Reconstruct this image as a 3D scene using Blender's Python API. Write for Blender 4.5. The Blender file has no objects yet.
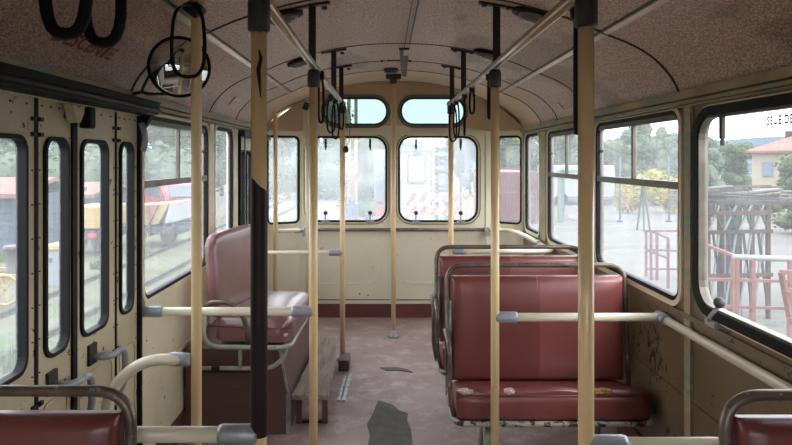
import bpy, bmesh, math, random
from mathutils import Vector, Matrix
random.seed(7)
C = bpy.context.scene.collection
PI = math.pi

# ---------------------------------------------------------------- camera, sky, exposure
F = 640.0
CAMZ = 1.38
VX, VY = 385.0, 160.0
cam = bpy.data.cameras.new('camera')
cam.sensor_width = 36.0
cam.lens = F / 792.0 * 36.0
cam.shift_x = (396.0 - VX) / 792.0
cam.shift_y = -(222.5 - VY) / 792.0
cam.clip_start = 0.02
cam.clip_end = 600
cam_ob = bpy.data.objects.new('camera', cam)
cam_ob.location = (0, 0, CAMZ)
cam_ob.rotation_euler = (PI / 2, 0, 0)
C.objects.link(cam_ob)
bpy.context.scene.camera = cam_ob

W = bpy.data.worlds.new('overcast_sky')
bpy.context.scene.world = W
W.use_nodes = True
nt = W.node_tree
bgn = nt.nodes['Background']
tc = nt.nodes.new('ShaderNodeTexCoord')
sep = nt.nodes.new('ShaderNodeSeparateXYZ')
nt.links.new(tc.outputs['Generated'], sep.inputs[0])
rp = nt.nodes.new('ShaderNodeValToRGB')
rp.color_ramp.elements[0].position = 0.0
rp.color_ramp.elements[0].color = (0.93, 0.935, 0.94, 1)
rp.color_ramp.elements[1].position = 0.6
rp.color_ramp.elements[1].color = (0.80, 0.87, 0.95, 1)
nt.links.new(sep.outputs['Z'], rp.inputs[0])
nt.links.new(rp.outputs[0], bgn.inputs['Color'])
SKY = 2.5
bgn.inputs['Strength'].default_value = SKY
sun = bpy.data.lights.new('sun', 'SUN')
sun.energy = 0.8
sun.angle = math.radians(20)
sun.color = (1.0, 0.96, 0.9)
sun_ob = bpy.data.objects.new('sun', sun)
sun_ob.rotation_euler = (math.radians(38), math.radians(28), 0)
C.objects.link(sun_ob)

vs = bpy.context.scene.view_settings
vs.view_transform = 'Standard'
vs.look = 'None'
vs.gamma = 1
vs.use_curve_mapping = False
vs.exposure = 1.3

# ---------------------------------------------------------------- materials
def srgb(r, g, b):
    f = lambda c: c / 12.92 if c <= 0.04045 else ((c + 0.055) / 1.055) ** 2.4
    return (f(r / 255), f(g / 255), f(b / 255), 1)

def new_mat(name):
    m = bpy.data.materials.new(name)
    m.use_nodes = True
    n = m.node_tree.nodes
    return m, n, m.node_tree.links, n['Principled BSDF']

def noise(n, l, scale, detail=4, rough=0.55, vec=None, stretch=None):
    t = n.new('ShaderNodeTexNoise')
    t.inputs['Scale'].default_value = scale
    t.inputs['Detail'].default_value = detail
    t.inputs['Roughness'].default_value = rough
    c = n.new('ShaderNodeTexCoord')
    if stretch:
        mp = n.new('ShaderNodeMapping')
        mp.inputs['Scale'].default_value = stretch
        l.new(c.outputs['Object'], mp.inputs[0])
        l.new(mp.outputs[0], t.inputs['Vector'])
    else:
        l.new(c.outputs['Object'], t.inputs['Vector'])
    return t.outputs['Fac']

def ramp(n, l, src, p0, p1, c0=(0, 0, 0, 1), c1=(1, 1, 1, 1)):
    r = n.new('ShaderNodeValToRGB')
    e = r.color_ramp.elements
    e[0].position = p0; e[0].color = c0
    e[1].position = p1; e[1].color = c1
    l.new(src, r.inputs[0])
    return r.outputs[0]

def mixc(n, l, fac, a, b):
    m = n.new('ShaderNodeMix')
    m.data_type = 'RGBA'
    if isinstance(fac, float): m.inputs[0].default_value = fac
    else: l.new(fac, m.inputs[0])
    for v, i in ((a, 6), (b, 7)):
        if isinstance(v, tuple): m.inputs[i].default_value = v
        else: l.new(v, m.inputs[i])
    return m.outputs[2]

def surf(name, c1, c2=None, scale=3.0, rough=0.5, metal=0.0, chip=None, chip_t=0.68, chip_scale=14, spec=0.5,
         bump=0.0, bump_scale=60, chip2=None, stretch=None, chip_stretch=None, coat=0.0):
    m, n, l, b = new_mat(name)
    c2 = c2 or tuple(x * 0.8 for x in c1[:3]) + (1,)
    col = ramp(n, l, noise(n, l, scale, stretch=stretch), 0.35, 0.68, c1, c2)
    if chip:
        f = ramp(n, l, noise(n, l, chip_scale, 6, 0.7, stretch=chip_stretch), chip_t, chip_t + 0.015)
        col = mixc(n, l, f, col, chip)
    if chip2:
        f = ramp(n, l, noise(n, l, chip2[1], 5, 0.65, stretch=chip2[3] if len(chip2) > 3 else None), chip2[2], chip2[2] + 0.06)
        col = mixc(n, l, f, col, chip2[0])
    l.new(col, b.inputs['Base Color'])
    b.inputs['Roughness'].default_value = rough
    b.inputs['Metallic'].default_value = metal
    b.inputs['Specular IOR Level'].default_value = spec
    if coat: b.inputs['Coat Weight'].default_value = coat
    if bump:
        bp = n.new('ShaderNodeBump')
        bp.inputs['Strength'].default_value = bump
        bp.inputs['Distance'].default_value = 0.002
        l.new(noise(n, l, bump_scale), bp.inputs['Height'])
        l.new(bp.outputs[0], b.inputs['Normal'])
    return m

M = {}
M['cream'] = surf('cream_paint', srgb(226, 214, 182), srgb(212, 198, 164), 2.5, 0.45, chip=srgb(60, 48, 38), chip_t=0.66, chip_scale=18)
M['cream_back'] = surf('cream_back_wall_paint', srgb(236, 229, 206), srgb(226, 218, 192), 2.0, 0.5, chip=srgb(95, 80, 62), chip_t=0.665, chip_scale=22)
M['cream_door'] = surf('cream_door_paint', srgb(205, 193, 162), srgb(186, 172, 138), 3.0, 0.42, chip=srgb(38, 32, 28), chip_t=0.625, chip_scale=16,
                       chip2=(srgb(160, 178, 160), 5, 0.68))
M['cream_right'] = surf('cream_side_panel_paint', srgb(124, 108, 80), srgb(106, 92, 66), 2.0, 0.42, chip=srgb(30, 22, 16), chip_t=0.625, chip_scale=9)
M['cornice'] = surf('cornice_paint', srgb(178, 162, 128), srgb(150, 134, 102), 4.0, 0.5, chip=srgb(128, 150, 130), chip_t=0.53, chip_scale=5,
                    chip_stretch=(3, 0.8, 3))
M['ceil_light'] = surf('cove_panel', srgb(204, 176, 144), srgb(190, 162, 130), 2.0, 0.5)
M['pole'] = surf('cream_enamel_pole', srgb(238, 210, 162), srgb(228, 196, 142), 3.0, 0.32, chip=srgb(70, 45, 25), chip_t=0.73, chip_scale=22, coat=0.3)
M['pole_pale'] = surf('pale_enamel_rail', srgb(240, 232, 208), srgb(228, 218, 188), 3.0, 0.3, chip=srgb(70, 45, 25), chip_t=0.75, chip_scale=22, coat=0.3)
M['clamp'] = surf('grey_alloy_clamp', srgb(172, 175, 182), srgb(146, 149, 156), 20, 0.35, metal=0.25)
M['rubber'] = surf('black_rubber', srgb(15, 16, 18), srgb(8, 9, 11), 8, 0.6, spec=0.25)
M['capr'] = surf('dark_grey_cap', srgb(62, 60, 58), srgb(40, 38, 37), 10, 0.5)
M['dark_metal'] = surf('dark_painted_steel', srgb(48, 40, 34), srgb(32, 27, 23), 10, 0.5)
M['sleeve'] = surf('dark_brown_sleeve', srgb(44, 29, 26), srgb(32, 21, 19), 6, 0.5, spec=0.25)
M['railmetal'] = surf('bare_steel_rail', srgb(206, 190, 168), srgb(180, 162, 138), 8, 0.28, metal=0.7)
M['tube_brown'] = surf('worn_brown_tube', srgb(122, 106, 96), srgb(88, 74, 66), 12, 0.36, metal=0.25, chip=srgb(150, 146, 136), chip_t=0.62, chip_scale=30)
M['tube_green'] = surf('worn_grey_green_tube', srgb(108, 112, 98), srgb(78, 80, 68), 12, 0.45, metal=0.2, chip=srgb(50, 44, 36), chip_t=0.6, chip_scale=30)
M['tube_pale'] = surf('pale_grey_tube', srgb(176, 178, 164), srgb(140, 142, 128), 12, 0.4, chip=srgb(60, 50, 40), chip_t=0.62, chip_scale=30)
M['maroon'] = surf('maroon_vinyl', srgb(124, 64, 60), srgb(112, 56, 53), 4, 0.36, spec=0.6, chip=srgb(140, 80, 76), chip_t=0.75, chip_scale=9, bump=0.25, bump_scale=9)
M['maroon_b'] = surf('maroon_vinyl_paler', srgb(142, 78, 75), srgb(132, 72, 69), 4, 0.32, spec=0.65, bump=0.25, bump_scale=9)  # slightly paler, smoother maroon for one half of each double backrest
M['maroon_c'] = surf('maroon_vinyl_cushion', srgb(130, 70, 66), srgb(112, 57, 55), 5, 0.3, spec=0.7, bump=0.5, bump_scale=12)
M['maroon_side'] = surf('dusty_rose_vinyl', srgb(130, 90, 88), srgb(114, 76, 76), 4, 0.28, spec=0.7, bump=0.5, bump_scale=10)
M['maroon_lino'] = surf('maroon_lino_skirt', srgb(112, 60, 58), srgb(92, 48, 46), 5, 0.6)
M['foam'] = surf('torn_foam', srgb(188, 148, 96), srgb(120, 86, 56), 60, 0.9, bump=0.8, bump_scale=90)
M['lining'] = surf('torn_lining', srgb(220, 196, 188), srgb(170, 130, 124), 60, 0.9)
M['rim'] = surf('chipped_white_rim', srgb(176, 170, 160), srgb(150, 142, 130), 10, 0.5, chip=srgb(50, 34, 30), chip_t=0.53, chip_scale=26)
M['wheelbox'] = surf('dark_maroon_box_paint', srgb(102, 74, 69), srgb(86, 62, 58), 4, 0.5, chip=srgb(130, 100, 94), chip_t=0.7, chip_scale=20)
M['wood'] = surf('weathered_plank', srgb(164, 148, 132), srgb(128, 112, 98), 6, 0.75, chip=srgb(84, 62, 52), chip_t=0.62, chip_scale=12,
                 stretch=(8, 0.7, 8), chip_stretch=(6, 1, 6), bump=0.6, bump_scale=40)
M['alu'] = surf('scuffed_aluminium', srgb(170, 170, 168), srgb(120, 120, 120), 20, 0.4, metal=0.7)
M['cement'] = surf('grey_cement', srgb(104, 98, 92), srgb(88, 82, 78), 14, 0.8, bump=0.5, bump_scale=40)
M['frame_alu'] = surf('dull_window_bar', srgb(120, 112, 100), srgb(90, 84, 74), 10, 0.45, metal=0.4)
M['frame_green'] = surf('grey_green_frame', srgb(120, 124, 112), srgb(98, 102, 92), 6, 0.5)
M['lamp_glass'] = surf('dusty_lamp_glass', srgb(130, 118, 108), srgb(108, 96, 88), 10, 0.25)
M['sticker'] = surf('sticker_paper', srgb(205, 182, 170), srgb(188, 160, 150), 20, 0.5, chip=srgb(170, 70, 66), chip_t=0.54, chip_scale=70)
M['redpaint'] = surf('red_letter_paint', srgb(120, 16, 14), srgb(104, 12, 12), 20, 0.5)
M['etch'] = surf('grey_window_lettering', srgb(92, 98, 104), srgb(84, 90, 96), 20, 0.6)
M['chrome'] = surf('bright_steel', srgb(200, 204, 208), srgb(170, 174, 178), 20, 0.25, metal=0.9)

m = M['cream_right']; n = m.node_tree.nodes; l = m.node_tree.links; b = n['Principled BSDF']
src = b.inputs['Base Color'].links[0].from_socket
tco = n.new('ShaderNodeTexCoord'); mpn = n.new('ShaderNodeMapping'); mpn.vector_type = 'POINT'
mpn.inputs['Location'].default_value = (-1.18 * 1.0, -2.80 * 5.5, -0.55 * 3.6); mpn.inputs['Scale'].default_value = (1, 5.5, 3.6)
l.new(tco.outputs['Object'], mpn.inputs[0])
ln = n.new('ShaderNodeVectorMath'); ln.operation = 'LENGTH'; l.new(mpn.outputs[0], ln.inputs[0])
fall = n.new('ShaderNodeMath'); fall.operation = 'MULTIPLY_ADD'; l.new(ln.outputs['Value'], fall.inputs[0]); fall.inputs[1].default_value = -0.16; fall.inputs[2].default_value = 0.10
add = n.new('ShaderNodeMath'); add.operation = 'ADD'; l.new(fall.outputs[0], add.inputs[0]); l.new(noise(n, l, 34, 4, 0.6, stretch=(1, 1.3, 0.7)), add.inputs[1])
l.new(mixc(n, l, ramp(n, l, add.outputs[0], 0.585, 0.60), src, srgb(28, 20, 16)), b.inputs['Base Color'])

# speckled ceiling vinyl
m, n, l, b = new_mat('speckled_brown_ceiling_vinyl')
sp = ramp(n, l, noise(n, l, 150, 2, 0.5), 0.40, 0.62, srgb(146, 114, 94), srgb(216, 186, 162))
st = ramp(n, l, noise(n, l, 1.6, 4, 0.5, stretch=(1.2, 0.45, 1)), 0.54, 0.58)
sp2 = ramp(n, l, noise(n, l, 150, 2, 0.5), 0.40, 0.62, srgb(118, 92, 76), srgb(180, 152, 130))
l.new(mixc(n, l, st, sp, sp2), b.inputs['Base Color'])
b.inputs['Roughness'].default_value = 0.48
bp = n.new('ShaderNodeBump'); bp.inputs['Strength'].default_value = 0.4; bp.inputs['Distance'].default_value = 0.002
l.new(noise(n, l, 110, 3, 0.6), bp.inputs['Height']); l.new(bp.outputs[0], b.inputs['Normal'])
M['ceiling'] = m

# dusty maroon floor
m, n, l, b = new_mat('dusty_maroon_lino')
c1 = ramp(n, l, noise(n, l, 2.2, 6, 0.6), 0.35, 0.68, srgb(146, 117, 113), srgb(170, 147, 142))
dust = ramp(n, l, noise(n, l, 5.5, 8, 0.72), 0.50, 0.74, (0, 0, 0, 1), (0.85, 0.85, 0.85, 1))
c2 = mixc(n, l, dust, c1, srgb(200, 186, 181))
dk = ramp(n, l, noise(n, l, 9, 6, 0.7), 0.62, 0.72, (0, 0, 0, 1), (0.7, 0.7, 0.7, 1))
l.new(mixc(n, l, dk, c2, srgb(92, 66, 64)), b.inputs['Base Color'])
b.inputs['Roughness'].default_value = 0.55
bp = n.new('ShaderNodeBump'); bp.inputs['Strength'].default_value = 0.35; bp.inputs['Distance'].default_value = 0.003
l.new(noise(n, l, 18, 5, 0.6), bp.inputs['Height']); l.new(bp.outputs[0], b.inputs['Normal'])
M['floor'] = m

# dusty glass
def glass(name, dust=0.09, tint=(0.97, 0.98, 0.98, 1), dustcol=(0.85, 0.88, 0.92, 1), var=0.07):
    m, n, l, b = new_mat(name)
    n.remove(b)
    out = n['Material Output']
    tr = n.new('ShaderNodeBsdfTransparent'); tr.inputs[0].default_value = tint
    gl = n.new('ShaderNodeBsdfGlossy'); gl.inputs['Roughness'].default_value = 0.03
    lw = n.new('ShaderNodeLayerWeight'); lw.inputs[0].default_value = 0.5
    pw = n.new('ShaderNodeMath'); pw.operation = 'POWER'; l.new(lw.outputs['Facing'], pw.inputs[0]); pw.inputs[1].default_value = 4.0
    fr = n.new('ShaderNodeMath'); fr.operation = 'MULTIPLY_ADD'; l.new(pw.outputs[0], fr.inputs[0]); fr.inputs[1].default_value = 0.5; fr.inputs[2].default_value = 0.04
    tl = n.new('ShaderNodeBsdfTranslucent'); tl.inputs[0].default_value = dustcol
    m1 = n.new('ShaderNodeMixShader'); l.new(fr.outputs[0], m1.inputs[0]); l.new(tr.outputs[0], m1.inputs[1]); l.new(gl.outputs[0], m1.inputs[2])
    m2 = n.new('ShaderNodeMixShader')
    f = ramp(n, l, noise(n, l, 2.4, 6, 0.65, stretch=(1, 2.5, 0.8)), 0.3, 0.75, (dust, dust, dust, 1), (dust + var,) * 3 + (1,))
    l.new(f, m2.inputs[0]); l.new(m1.outputs[0], m2.inputs[1]); l.new(tl.outputs[0], m2.inputs[2])
    l.new(m2.outputs[0], out.inputs[0])
    return m
M['glass'] = glass('dusty_window_glass')
M['glass_back'] = glass('hazy_rear_glass', 0.22, var=0.12)
M['glass_clear'] = glass('clearer_window_glass', 0.05, var=0.04)
M['glass_blue'] = glass('blue_tinted_glass', 0.03, (0.14, 0.20, 0.205, 1), (0.3, 0.42, 0.43, 1), 0.02)

# mirror
m, n, l, b = new_mat('mirror_glass')
b.inputs['Base Color'].default_value = (0.75, 0.78, 0.76, 1); b.inputs['Metallic'].default_value = 1; b.inputs['Roughness'].default_value = 0.03
M['mirror'] = m
# exterior
M['ground'] = surf('pale_gravel', srgb(168, 164, 156), srgb(150, 146, 136), 0.5, 0.9, chip=srgb(128, 130, 108), chip_t=0.6, chip_scale=1.2)
M['grassy'] = surf('weedy_ground', srgb(150, 144, 126), srgb(104, 118, 78), 0.9, 0.95, chip=srgb(104, 126, 78), chip_t=0.56, chip_scale=2.2)
M['leaf_a'] = surf('leaf_green', srgb(104, 122, 78), srgb(76, 98, 62), 0.6, 0.7)
M['leaf_b'] = surf('leaf_grey_green', srgb(120, 136, 110), srgb(92, 110, 84), 0.6, 0.7)
M['leaf_y'] = surf('leaf_yellow', srgb(196, 180, 84), srgb(160, 156, 72), 0.8, 0.7)
M['bark'] = surf('bark', srgb(96, 84, 72), srgb(70, 60, 50), 6, 0.9)
M['hill'] = surf('forest_hill', srgb(92, 116, 128), srgb(80, 104, 112), 0.05, 0.95)
M['roof_tile'] = surf('terracotta_roof', srgb(196, 128, 104), srgb(176, 106, 84), 1.5, 0.8)
M['house_wall'] = surf('cream_house_wall', srgb(226, 208, 176), srgb(214, 194, 160), 1, 0.85)
M['shutter'] = surf('blue_shutter', srgb(140, 168, 200), srgb(126, 154, 190), 3, 0.6)
M['shed_blue'] = surf('blue_grey_boards', srgb(98, 118, 146), srgb(80, 98, 126), 1, 0.7, stretch=(0.3, 0.3, 6))
M['rust'] = surf('rusty_steel', srgb(150, 92, 70), srgb(110, 70, 56), 3, 0.85, chip=srgb(176, 120, 92), chip_t=0.6, chip_scale=8)
M['orange'] = surf('orange_rusty_paint', srgb(206, 116, 78), srgb(170, 92, 66), 3, 0.7)
M['oldwood'] = surf('grey_old_timber', srgb(132, 122, 114), srgb(96, 86, 80), 3, 0.9)
M['red'] = surf('red_car_paint', srgb(200, 36, 48), srgb(186, 30, 42), 2, 0.25, coat=0.5)
M['car_glass'] = surf('car_glass', srgb(60, 74, 84), srgb(44, 56, 66), 2, 0.1)
M['yellow'] = surf('yellow_machine_paint', srgb(232, 184, 60), srgb(212, 164, 50), 2, 0.5)
M['white'] = surf('white_paint', srgb(222, 224, 228), srgb(204, 208, 214), 2, 0.6)
M['lightgrey'] = surf('light_grey_paint', srgb(180, 188, 196), srgb(164, 172, 180), 2, 0.6)
M['redwall'] = surf('dark_red_corrugated', srgb(168, 74, 76), srgb(150, 62, 66), 1, 0.7)
M['teal'] = surf('teal_paint', srgb(120, 168, 160), srgb(104, 150, 142), 2, 0.6)
M['steelblue'] = surf('blue_grey_steel', srgb(110, 130, 160), srgb(92, 112, 142), 2, 0.6)

def tone(names, val, sat):
    for k in names:
        nt_ = M[k].node_tree; b_ = nt_.nodes['Principled BSDF']
        h = nt_.nodes.new('ShaderNodeHueSaturation'); h.inputs['Value'].default_value = val; h.inputs['Saturation'].default_value = sat
        lk = b_.inputs['Base Color'].links[0]; src = lk.from_socket
        nt_.links.new(src, h.inputs['Color']); nt_.links.new(h.outputs[0], b_.inputs['Base Color'])
        b_.inputs['Specular IOR Level'].default_value = 0.25
for k_, m_ in (('x_white', 'white'), ('x_lightgrey', 'lightgrey')):
    M[k_] = M[m_].copy()
tone(['ground'], 0.29, 0.8)
tone(['grassy'], 0.33, 1.1)
tone(['roof_tile', 'house_wall', 'shutter', 'orange', 'yellow', 'x_white', 'x_lightgrey', 'redwall', 'teal', 'shed_blue'], 0.32, 0.78)
tone(['oldwood', 'rust', 'steelblue'], 0.22, 0.8)
tone(['red'], 0.55, 0.9)
tone(['leaf_a', 'leaf_b', 'leaf_y', 'bark', 'hill'], 0.42, 1.05)

# ---------------------------------------------------------------- helpers
class MB:
    """collects shapes, then links them as one mesh object"""
    def __init__(s): s.bm = bmesh.new(); s.smooth = []
    def box(s, c, size, rot=None, bev=0.0):
        r = bmesh.ops.create_cube(s.bm, size=1.0)
        vs_ = r['verts']
        mt = Matrix.Translation(Vector(c)) @ (rot.to_4x4() if rot else Matrix()) @ Matrix.Diagonal((size[0], size[1], size[2], 1))
        bmesh.ops.transform(s.bm, matrix=mt, verts=vs_)
        if bev:
            es = {e for v in vs_ for e in v.link_edges}
            bmesh.ops.bevel(s.bm, geom=list(es), offset=bev, segments=2, affect='EDGES', profile=0.5)
        return s
    def bb(s, x0, x1, y0, y1, z0, z1, bev=0.0):
        return s.box(((x0 + x1) / 2, (y0 + y1) / 2, (z0 + z1) / 2), (abs(x1 - x0), abs(y1 - y0), abs(z1 - z0)), bev=bev)
    def beam(s, a, b_, w, h=None):
        a = Vector(a); b_ = Vector(b_); d = b_ - a
        q = d.to_track_quat('Y', 'Z')
        return s.box((a + b_) / 2, (w, d.length, h or w), q.to_matrix())
    def tube(s, pts, r, seg=12, closed=False, caps=True):
        pts = [Vector(p) for p in pts]
        nP = len(pts); rings = []
        rs = r if isinstance(r, (list, tuple)) else [r] * nP
        up = None
        for i, p in enumerate(pts):
            if closed: t = (pts[(i + 1) % nP] - pts[i - 1]).normalized()
            elif i == 0: t = (pts[1] - p).normalized()
            elif i == nP - 1: t = (p - pts[i - 1]).normalized()
            else: t = ((pts[i + 1] - p).normalized() + (p - pts[i - 1]).normalized()).normalized()
            if up is None:
                up = Vector((0, 0, 1)) if abs(t.z) < 0.9 else Vector((1, 0, 0))
            sd = t.cross(up).normalized(); up = sd.cross(t).normalized()
            ring = [s.bm.verts.new(p + (sd * math.cos(2 * PI * k / seg) + up * math.sin(2 * PI * k / seg)) * rs[i]) for k in range(seg)]
            rings.append(ring)
        m_ = nP if closed else nP - 1
        for i in range(m_):
            a, b_ = rings[i], rings[(i + 1) % nP]
            for k in range(seg):
                f = s.bm.faces.new((a[k], a[(k + 1) % seg], b_[(k + 1) % seg], b_[k])); f.smooth = True
        if caps and not closed:
            s.bm.faces.new(rings[0][::-1]); s.bm.faces.new(rings[-1])
        return s
    def lathe(s, c, prof, axis='Z', seg=24):
        c = Vector(c); rings = []
        for r, h in prof:
            ring = []
            for k in range(seg):
                a = 2 * PI * k / seg
                u, v = math.cos(a) * max(r, 1e-4), math.sin(a) * max(r, 1e-4)
                if axis == 'Z': p = Vector((u, v, h))
                elif axis == 'X': p = Vector((h, u, v))
                elif axis == 'Y': p = Vector((u, h, v))
                else: p = axis.to_matrix() @ Vector((u, v, h))
                ring.append(s.bm.verts.new(c + p))
            rings.append(ring)
        for a, b_ in zip(rings, rings[1:]):
            for k in range(seg):
                f = s.bm.faces.new((a[k], a[(k + 1) % seg], b_[(k + 1) % seg], b_[k])); f.smooth = True
        s.bm.faces.new(rings[0][::-1]); s.bm.faces.new(rings[-1])
        return s
    def prism(s, pts, vec):
        """flat polygon pts pushed along vec"""
        vec = Vector(vec)
        a = [s.bm.verts.new(Vector(p)) for p in pts]
        b_ = [s.bm.verts.new(Vector(p) + vec) for p in pts]
        s.bm.faces.new(a); s.bm.faces.new(b_[::-1])
        k = len(a)
        for i in range(k): s.bm.faces.new((a[i], a[(i + 1) % k], b_[(i + 1) % k], b_[i]))
        return s
    def build(s, name, mat, parent=None, org=None, label=None):
        me = bpy.data.meshes.new(name)
        bmesh.ops.recalc_face_normals(s.bm, faces=s.bm.faces[:])
        o = bpy.data.objects.new(name, me)
        if parent is not None:
            org = Vector(ORG[parent.name])
            o.parent = parent
        else:
            org = Vector(org or (0, 0, 0)); o.location = org
        ORG[o.name] = tuple(org)
        bmesh.ops.translate(s.bm, vec=-org, verts=s.bm.verts[:])
        s.bm.to_mesh(me); s.bm.free()
        me.materials.append(mat)
        C.objects.link(o)
        if label: o['label'] = label
        return o
ORG = {}

def tag(o, label=None, cat=None, group=None, kind=None):
    for k, v in (('label', label), ('category', cat), ('group', group), ('kind', kind)):
        if v: o[k] = v
    return o

def thing(name, loc, label, cat, group=None, kind=None):
    o = bpy.data.objects.new(name, None)
    o.empty_display_size = 0.1
    o.location = loc; C.objects.link(o)
    ORG[o.name] = tuple(loc)
    return tag(o, label, cat, group, kind)

def copy_tree(o, parent=None):
    c = o.copy(); C.objects.link(c); c.parent = parent
    for ch in o.children: copy_tree(ch, c)
    return c

def fillet(pts, r, k=6):
    pts = [Vector(p) for p in pts]; out = [pts[0]]
    for i in range(1, len(pts) - 1):
        a, p, b_ = pts[i - 1], pts[i], pts[i + 1]
        d1, d2 = (a - p), (b_ - p)
        rr = min(r, d1.length * 0.49, d2.length * 0.49)
        s0, s1 = p + d1.normalized() * rr, p + d2.normalized() * rr
        for j in range(k + 1):
            t = j / k
            out.append(s0 * (1 - t) ** 2 + p * 2 * t * (1 - t) + s1 * t * t)
    out.append(pts[-1]); return out

def P(px, py, d): return Vector(((px - VX) * d / F, d, CAMZ + (VY - py) * d / F))
GZ = -0.9
def G(px, py):
    d = (CAMZ - GZ) * F / (py - VY)
    return Vector(((px - VX) * d / F, d, GZ))

def rrect(u0, u1, v0, v1, r, k=5):
    pts = []
    for cu, cv, a0 in ((u1 - r, v1 - r, 0), (u0 + r, v1 - r, 90), (u0 + r, v0 + r, 180), (u1 - r, v0 + r, 270)):
        for j in range(k + 1):
            a = math.radians(a0 + 90 * j / k)
            pts.append((cu + r * math.cos(a), cv + r * math.sin(a)))
    return pts

# the walls' own coordinates: u along the wall, v up, n into the room
XL, XR, XC = -1.02, 1.18, 0.08
def m_right(u, v, n): return Vector((XR - n, u, v))
def m_left(u, v, n): return Vector((XL + n, u, v))
YB = 5.62
def m_back(u, v, n): return Vector((u, YB - n, v))
CR0, CR1 = Vector((0.93, YB, 0)), Vector((XR, 5.45, 0))
CL0, CL1 = Vector((-0.72, YB, 0)), Vector((XL, 5.45, 0))
def m_facet(a, b_):
    d = (b_ - a); L = d.length; d = d.normalized()
    nn = Vector((d.y, -d.x, 0))
    if nn.y > 0: nn = -nn
    def f(u, v, n): return a + d * u + Vector((0, 0, v)) + nn * n
    return f, L
m_cr, LCR = m_facet(CR0, CR1)
m_cl, LCL = m_facet(CL0, CL1)

def sheet(mb, mp, outer, holes, n0, n1):
    """flat panel with holes between depths n0 and n1"""
    bm = bmesh.new()
    edges = []
    for loop in [outer] + holes:
        v_ = [bm.verts.new((p[0], p[1], 0)) for p in loop]
        for i in range(len(v_)): edges.append(bm.edges.new((v_[i], v_[(i + 1) % len(v_)])))
    bmesh.ops.triangle_fill(bm, use_beauty=True, use_dissolve=False, edges=edges)
    bm.verts.ensure_lookup_table(); bm.verts.index_update()
    bm.faces.ensure_lookup_table()
    A = [mb.bm.verts.new(mp(v.co.x, v.co.y, n1)) for v in bm.verts]
    B = [mb.bm.verts.new(mp(v.co.x, v.co.y, n0)) for v in bm.verts]
    for f in bm.faces:
        idx = [v.index for v in f.verts]
        mb.bm.faces.new([A[i] for i in idx]); mb.bm.faces.new([B[i] for i in idx][::-1])
    for e in bm.edges:
        if len(e.link_faces) == 1:
            i, j = e.verts[0].index, e.verts[1].index
            mb.bm.faces.new((A[i], A[j], B[j], B[i]))
    bm.free(); return mb

def ring(mb, mp, rect, r, w, n0, n1, k=5):
    """rounded frame: from rect outwards by w"""
    u0, u1, v0, v1 = rect
    inner = rrect(u0, u1, v0, v1, r, k); outer = rrect(u0 - w, u1 + w, v0 - w, v1 + w, r + w, k)
    N = len(inner)
    L = [[mb.bm.verts.new(mp(p[0], p[1], n)) for p in lp] for lp, n in ((inner, n0), (inner, n1), (outer, n1), (outer, n0))]
    for a in range(4):
        x, y = L[a], L[(a + 1) % 4]
        for i in range(N): mb.bm.faces.new((x[i], x[(i + 1) % N], y[(i + 1) % N], y[i]))
    return mb

def pane(mb, mp, rect, r, n, t=0.004):
    pts = rrect(*rect, r)
    a = [mb.bm.verts.new(mp(p[0], p[1], n)) for p in pts]
    mb.bm.faces.new(a)
    return mb

def boxm(mb, mp, u0, u1, v0, v1, n0, n1):
    c = [mb.bm.verts.new(mp(u, v, n)) for u in (u0, u1) for v in (v0, v1) for n in (n0, n1)]
    for q in ((0, 1, 3, 2), (4, 6, 7, 5), (0, 4, 5, 1), (2, 3, 7, 6), (0, 2, 6, 4), (1, 5, 7, 3)):
        mb.bm.faces.new([c[i] for i in q])
    return mb

# ---------------------------------------------------------------- ceiling profile
PROF = [(0, 2.055), (0.2, 2.047), (0.38, 2.022), (0.535, 1.985), (0.68, 1.938), (0.80, 1.886), (0.90, 1.846), (0.98, 1.80), (1.04, 1.745), (1.08, 1.69), (1.10, 1.64)]
def zc(u):
    u = abs(u)
    for (a, za), (b_, zb) in zip(PROF, PROF[1:]):
        if u <= b_:
            return za + (zb - za) * (u - a) / (b_ - a)
    return PROF[-1][1]
full = [(-u, z) for u, z in PROF[::-1]] + PROF[1:]
# smooth by sub-sampling a Catmull curve
def smooth_prof(pts, k=3):
    out = []
    for i in range(len(pts) - 1):
        p0, p1, p2, p3 = [Vector(pts[max(0, min(len(pts) - 1, j))]) for j in (i - 1, i, i + 1, i + 2)]
        for j in range(k):
            t = j / k
            out.append(0.5 * ((2 * p1) + (p2 - p0) * t + (2 * p0 - 5 * p1 + 4 * p2 - p3) * t * t + (3 * p1 - p0 - 3 * p2 + p3) * t ** 3))
    out.append(Vector(pts[-1])); return out
SP = smooth_prof(full)
SL = [0]
for a, b_ in zip(SP, SP[1:]): SL.append(SL[-1] + (b_ - a).length)
def on_prof(s_, off):
    """point at arc length s_ from the left cornice, off below the surface"""
    for i in range(len(SP) - 1):
        if s_ <= SL[i + 1] or i == len(SP) - 2:
            t = (s_ - SL[i]) / (SL[i + 1] - SL[i]); d = (SP[i + 1] - SP[i]).normalized()
            p = SP[i] + (SP[i + 1] - SP[i]) * t
            nn = Vector((d.y, -d.x))
            return p + nn * off
Y0, Y1 = -1.2, 5.62
# ================================================================ LARGE STRUCTURE
fl = MB().bb(XL - 0.05, XR + 0.05, Y0, YB + 0.05, -0.06, 0).build('floor', M['floor'])
tag(fl, 'dusty maroon lino floor of the bus aisle', 'floor', kind='structure')

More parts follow.
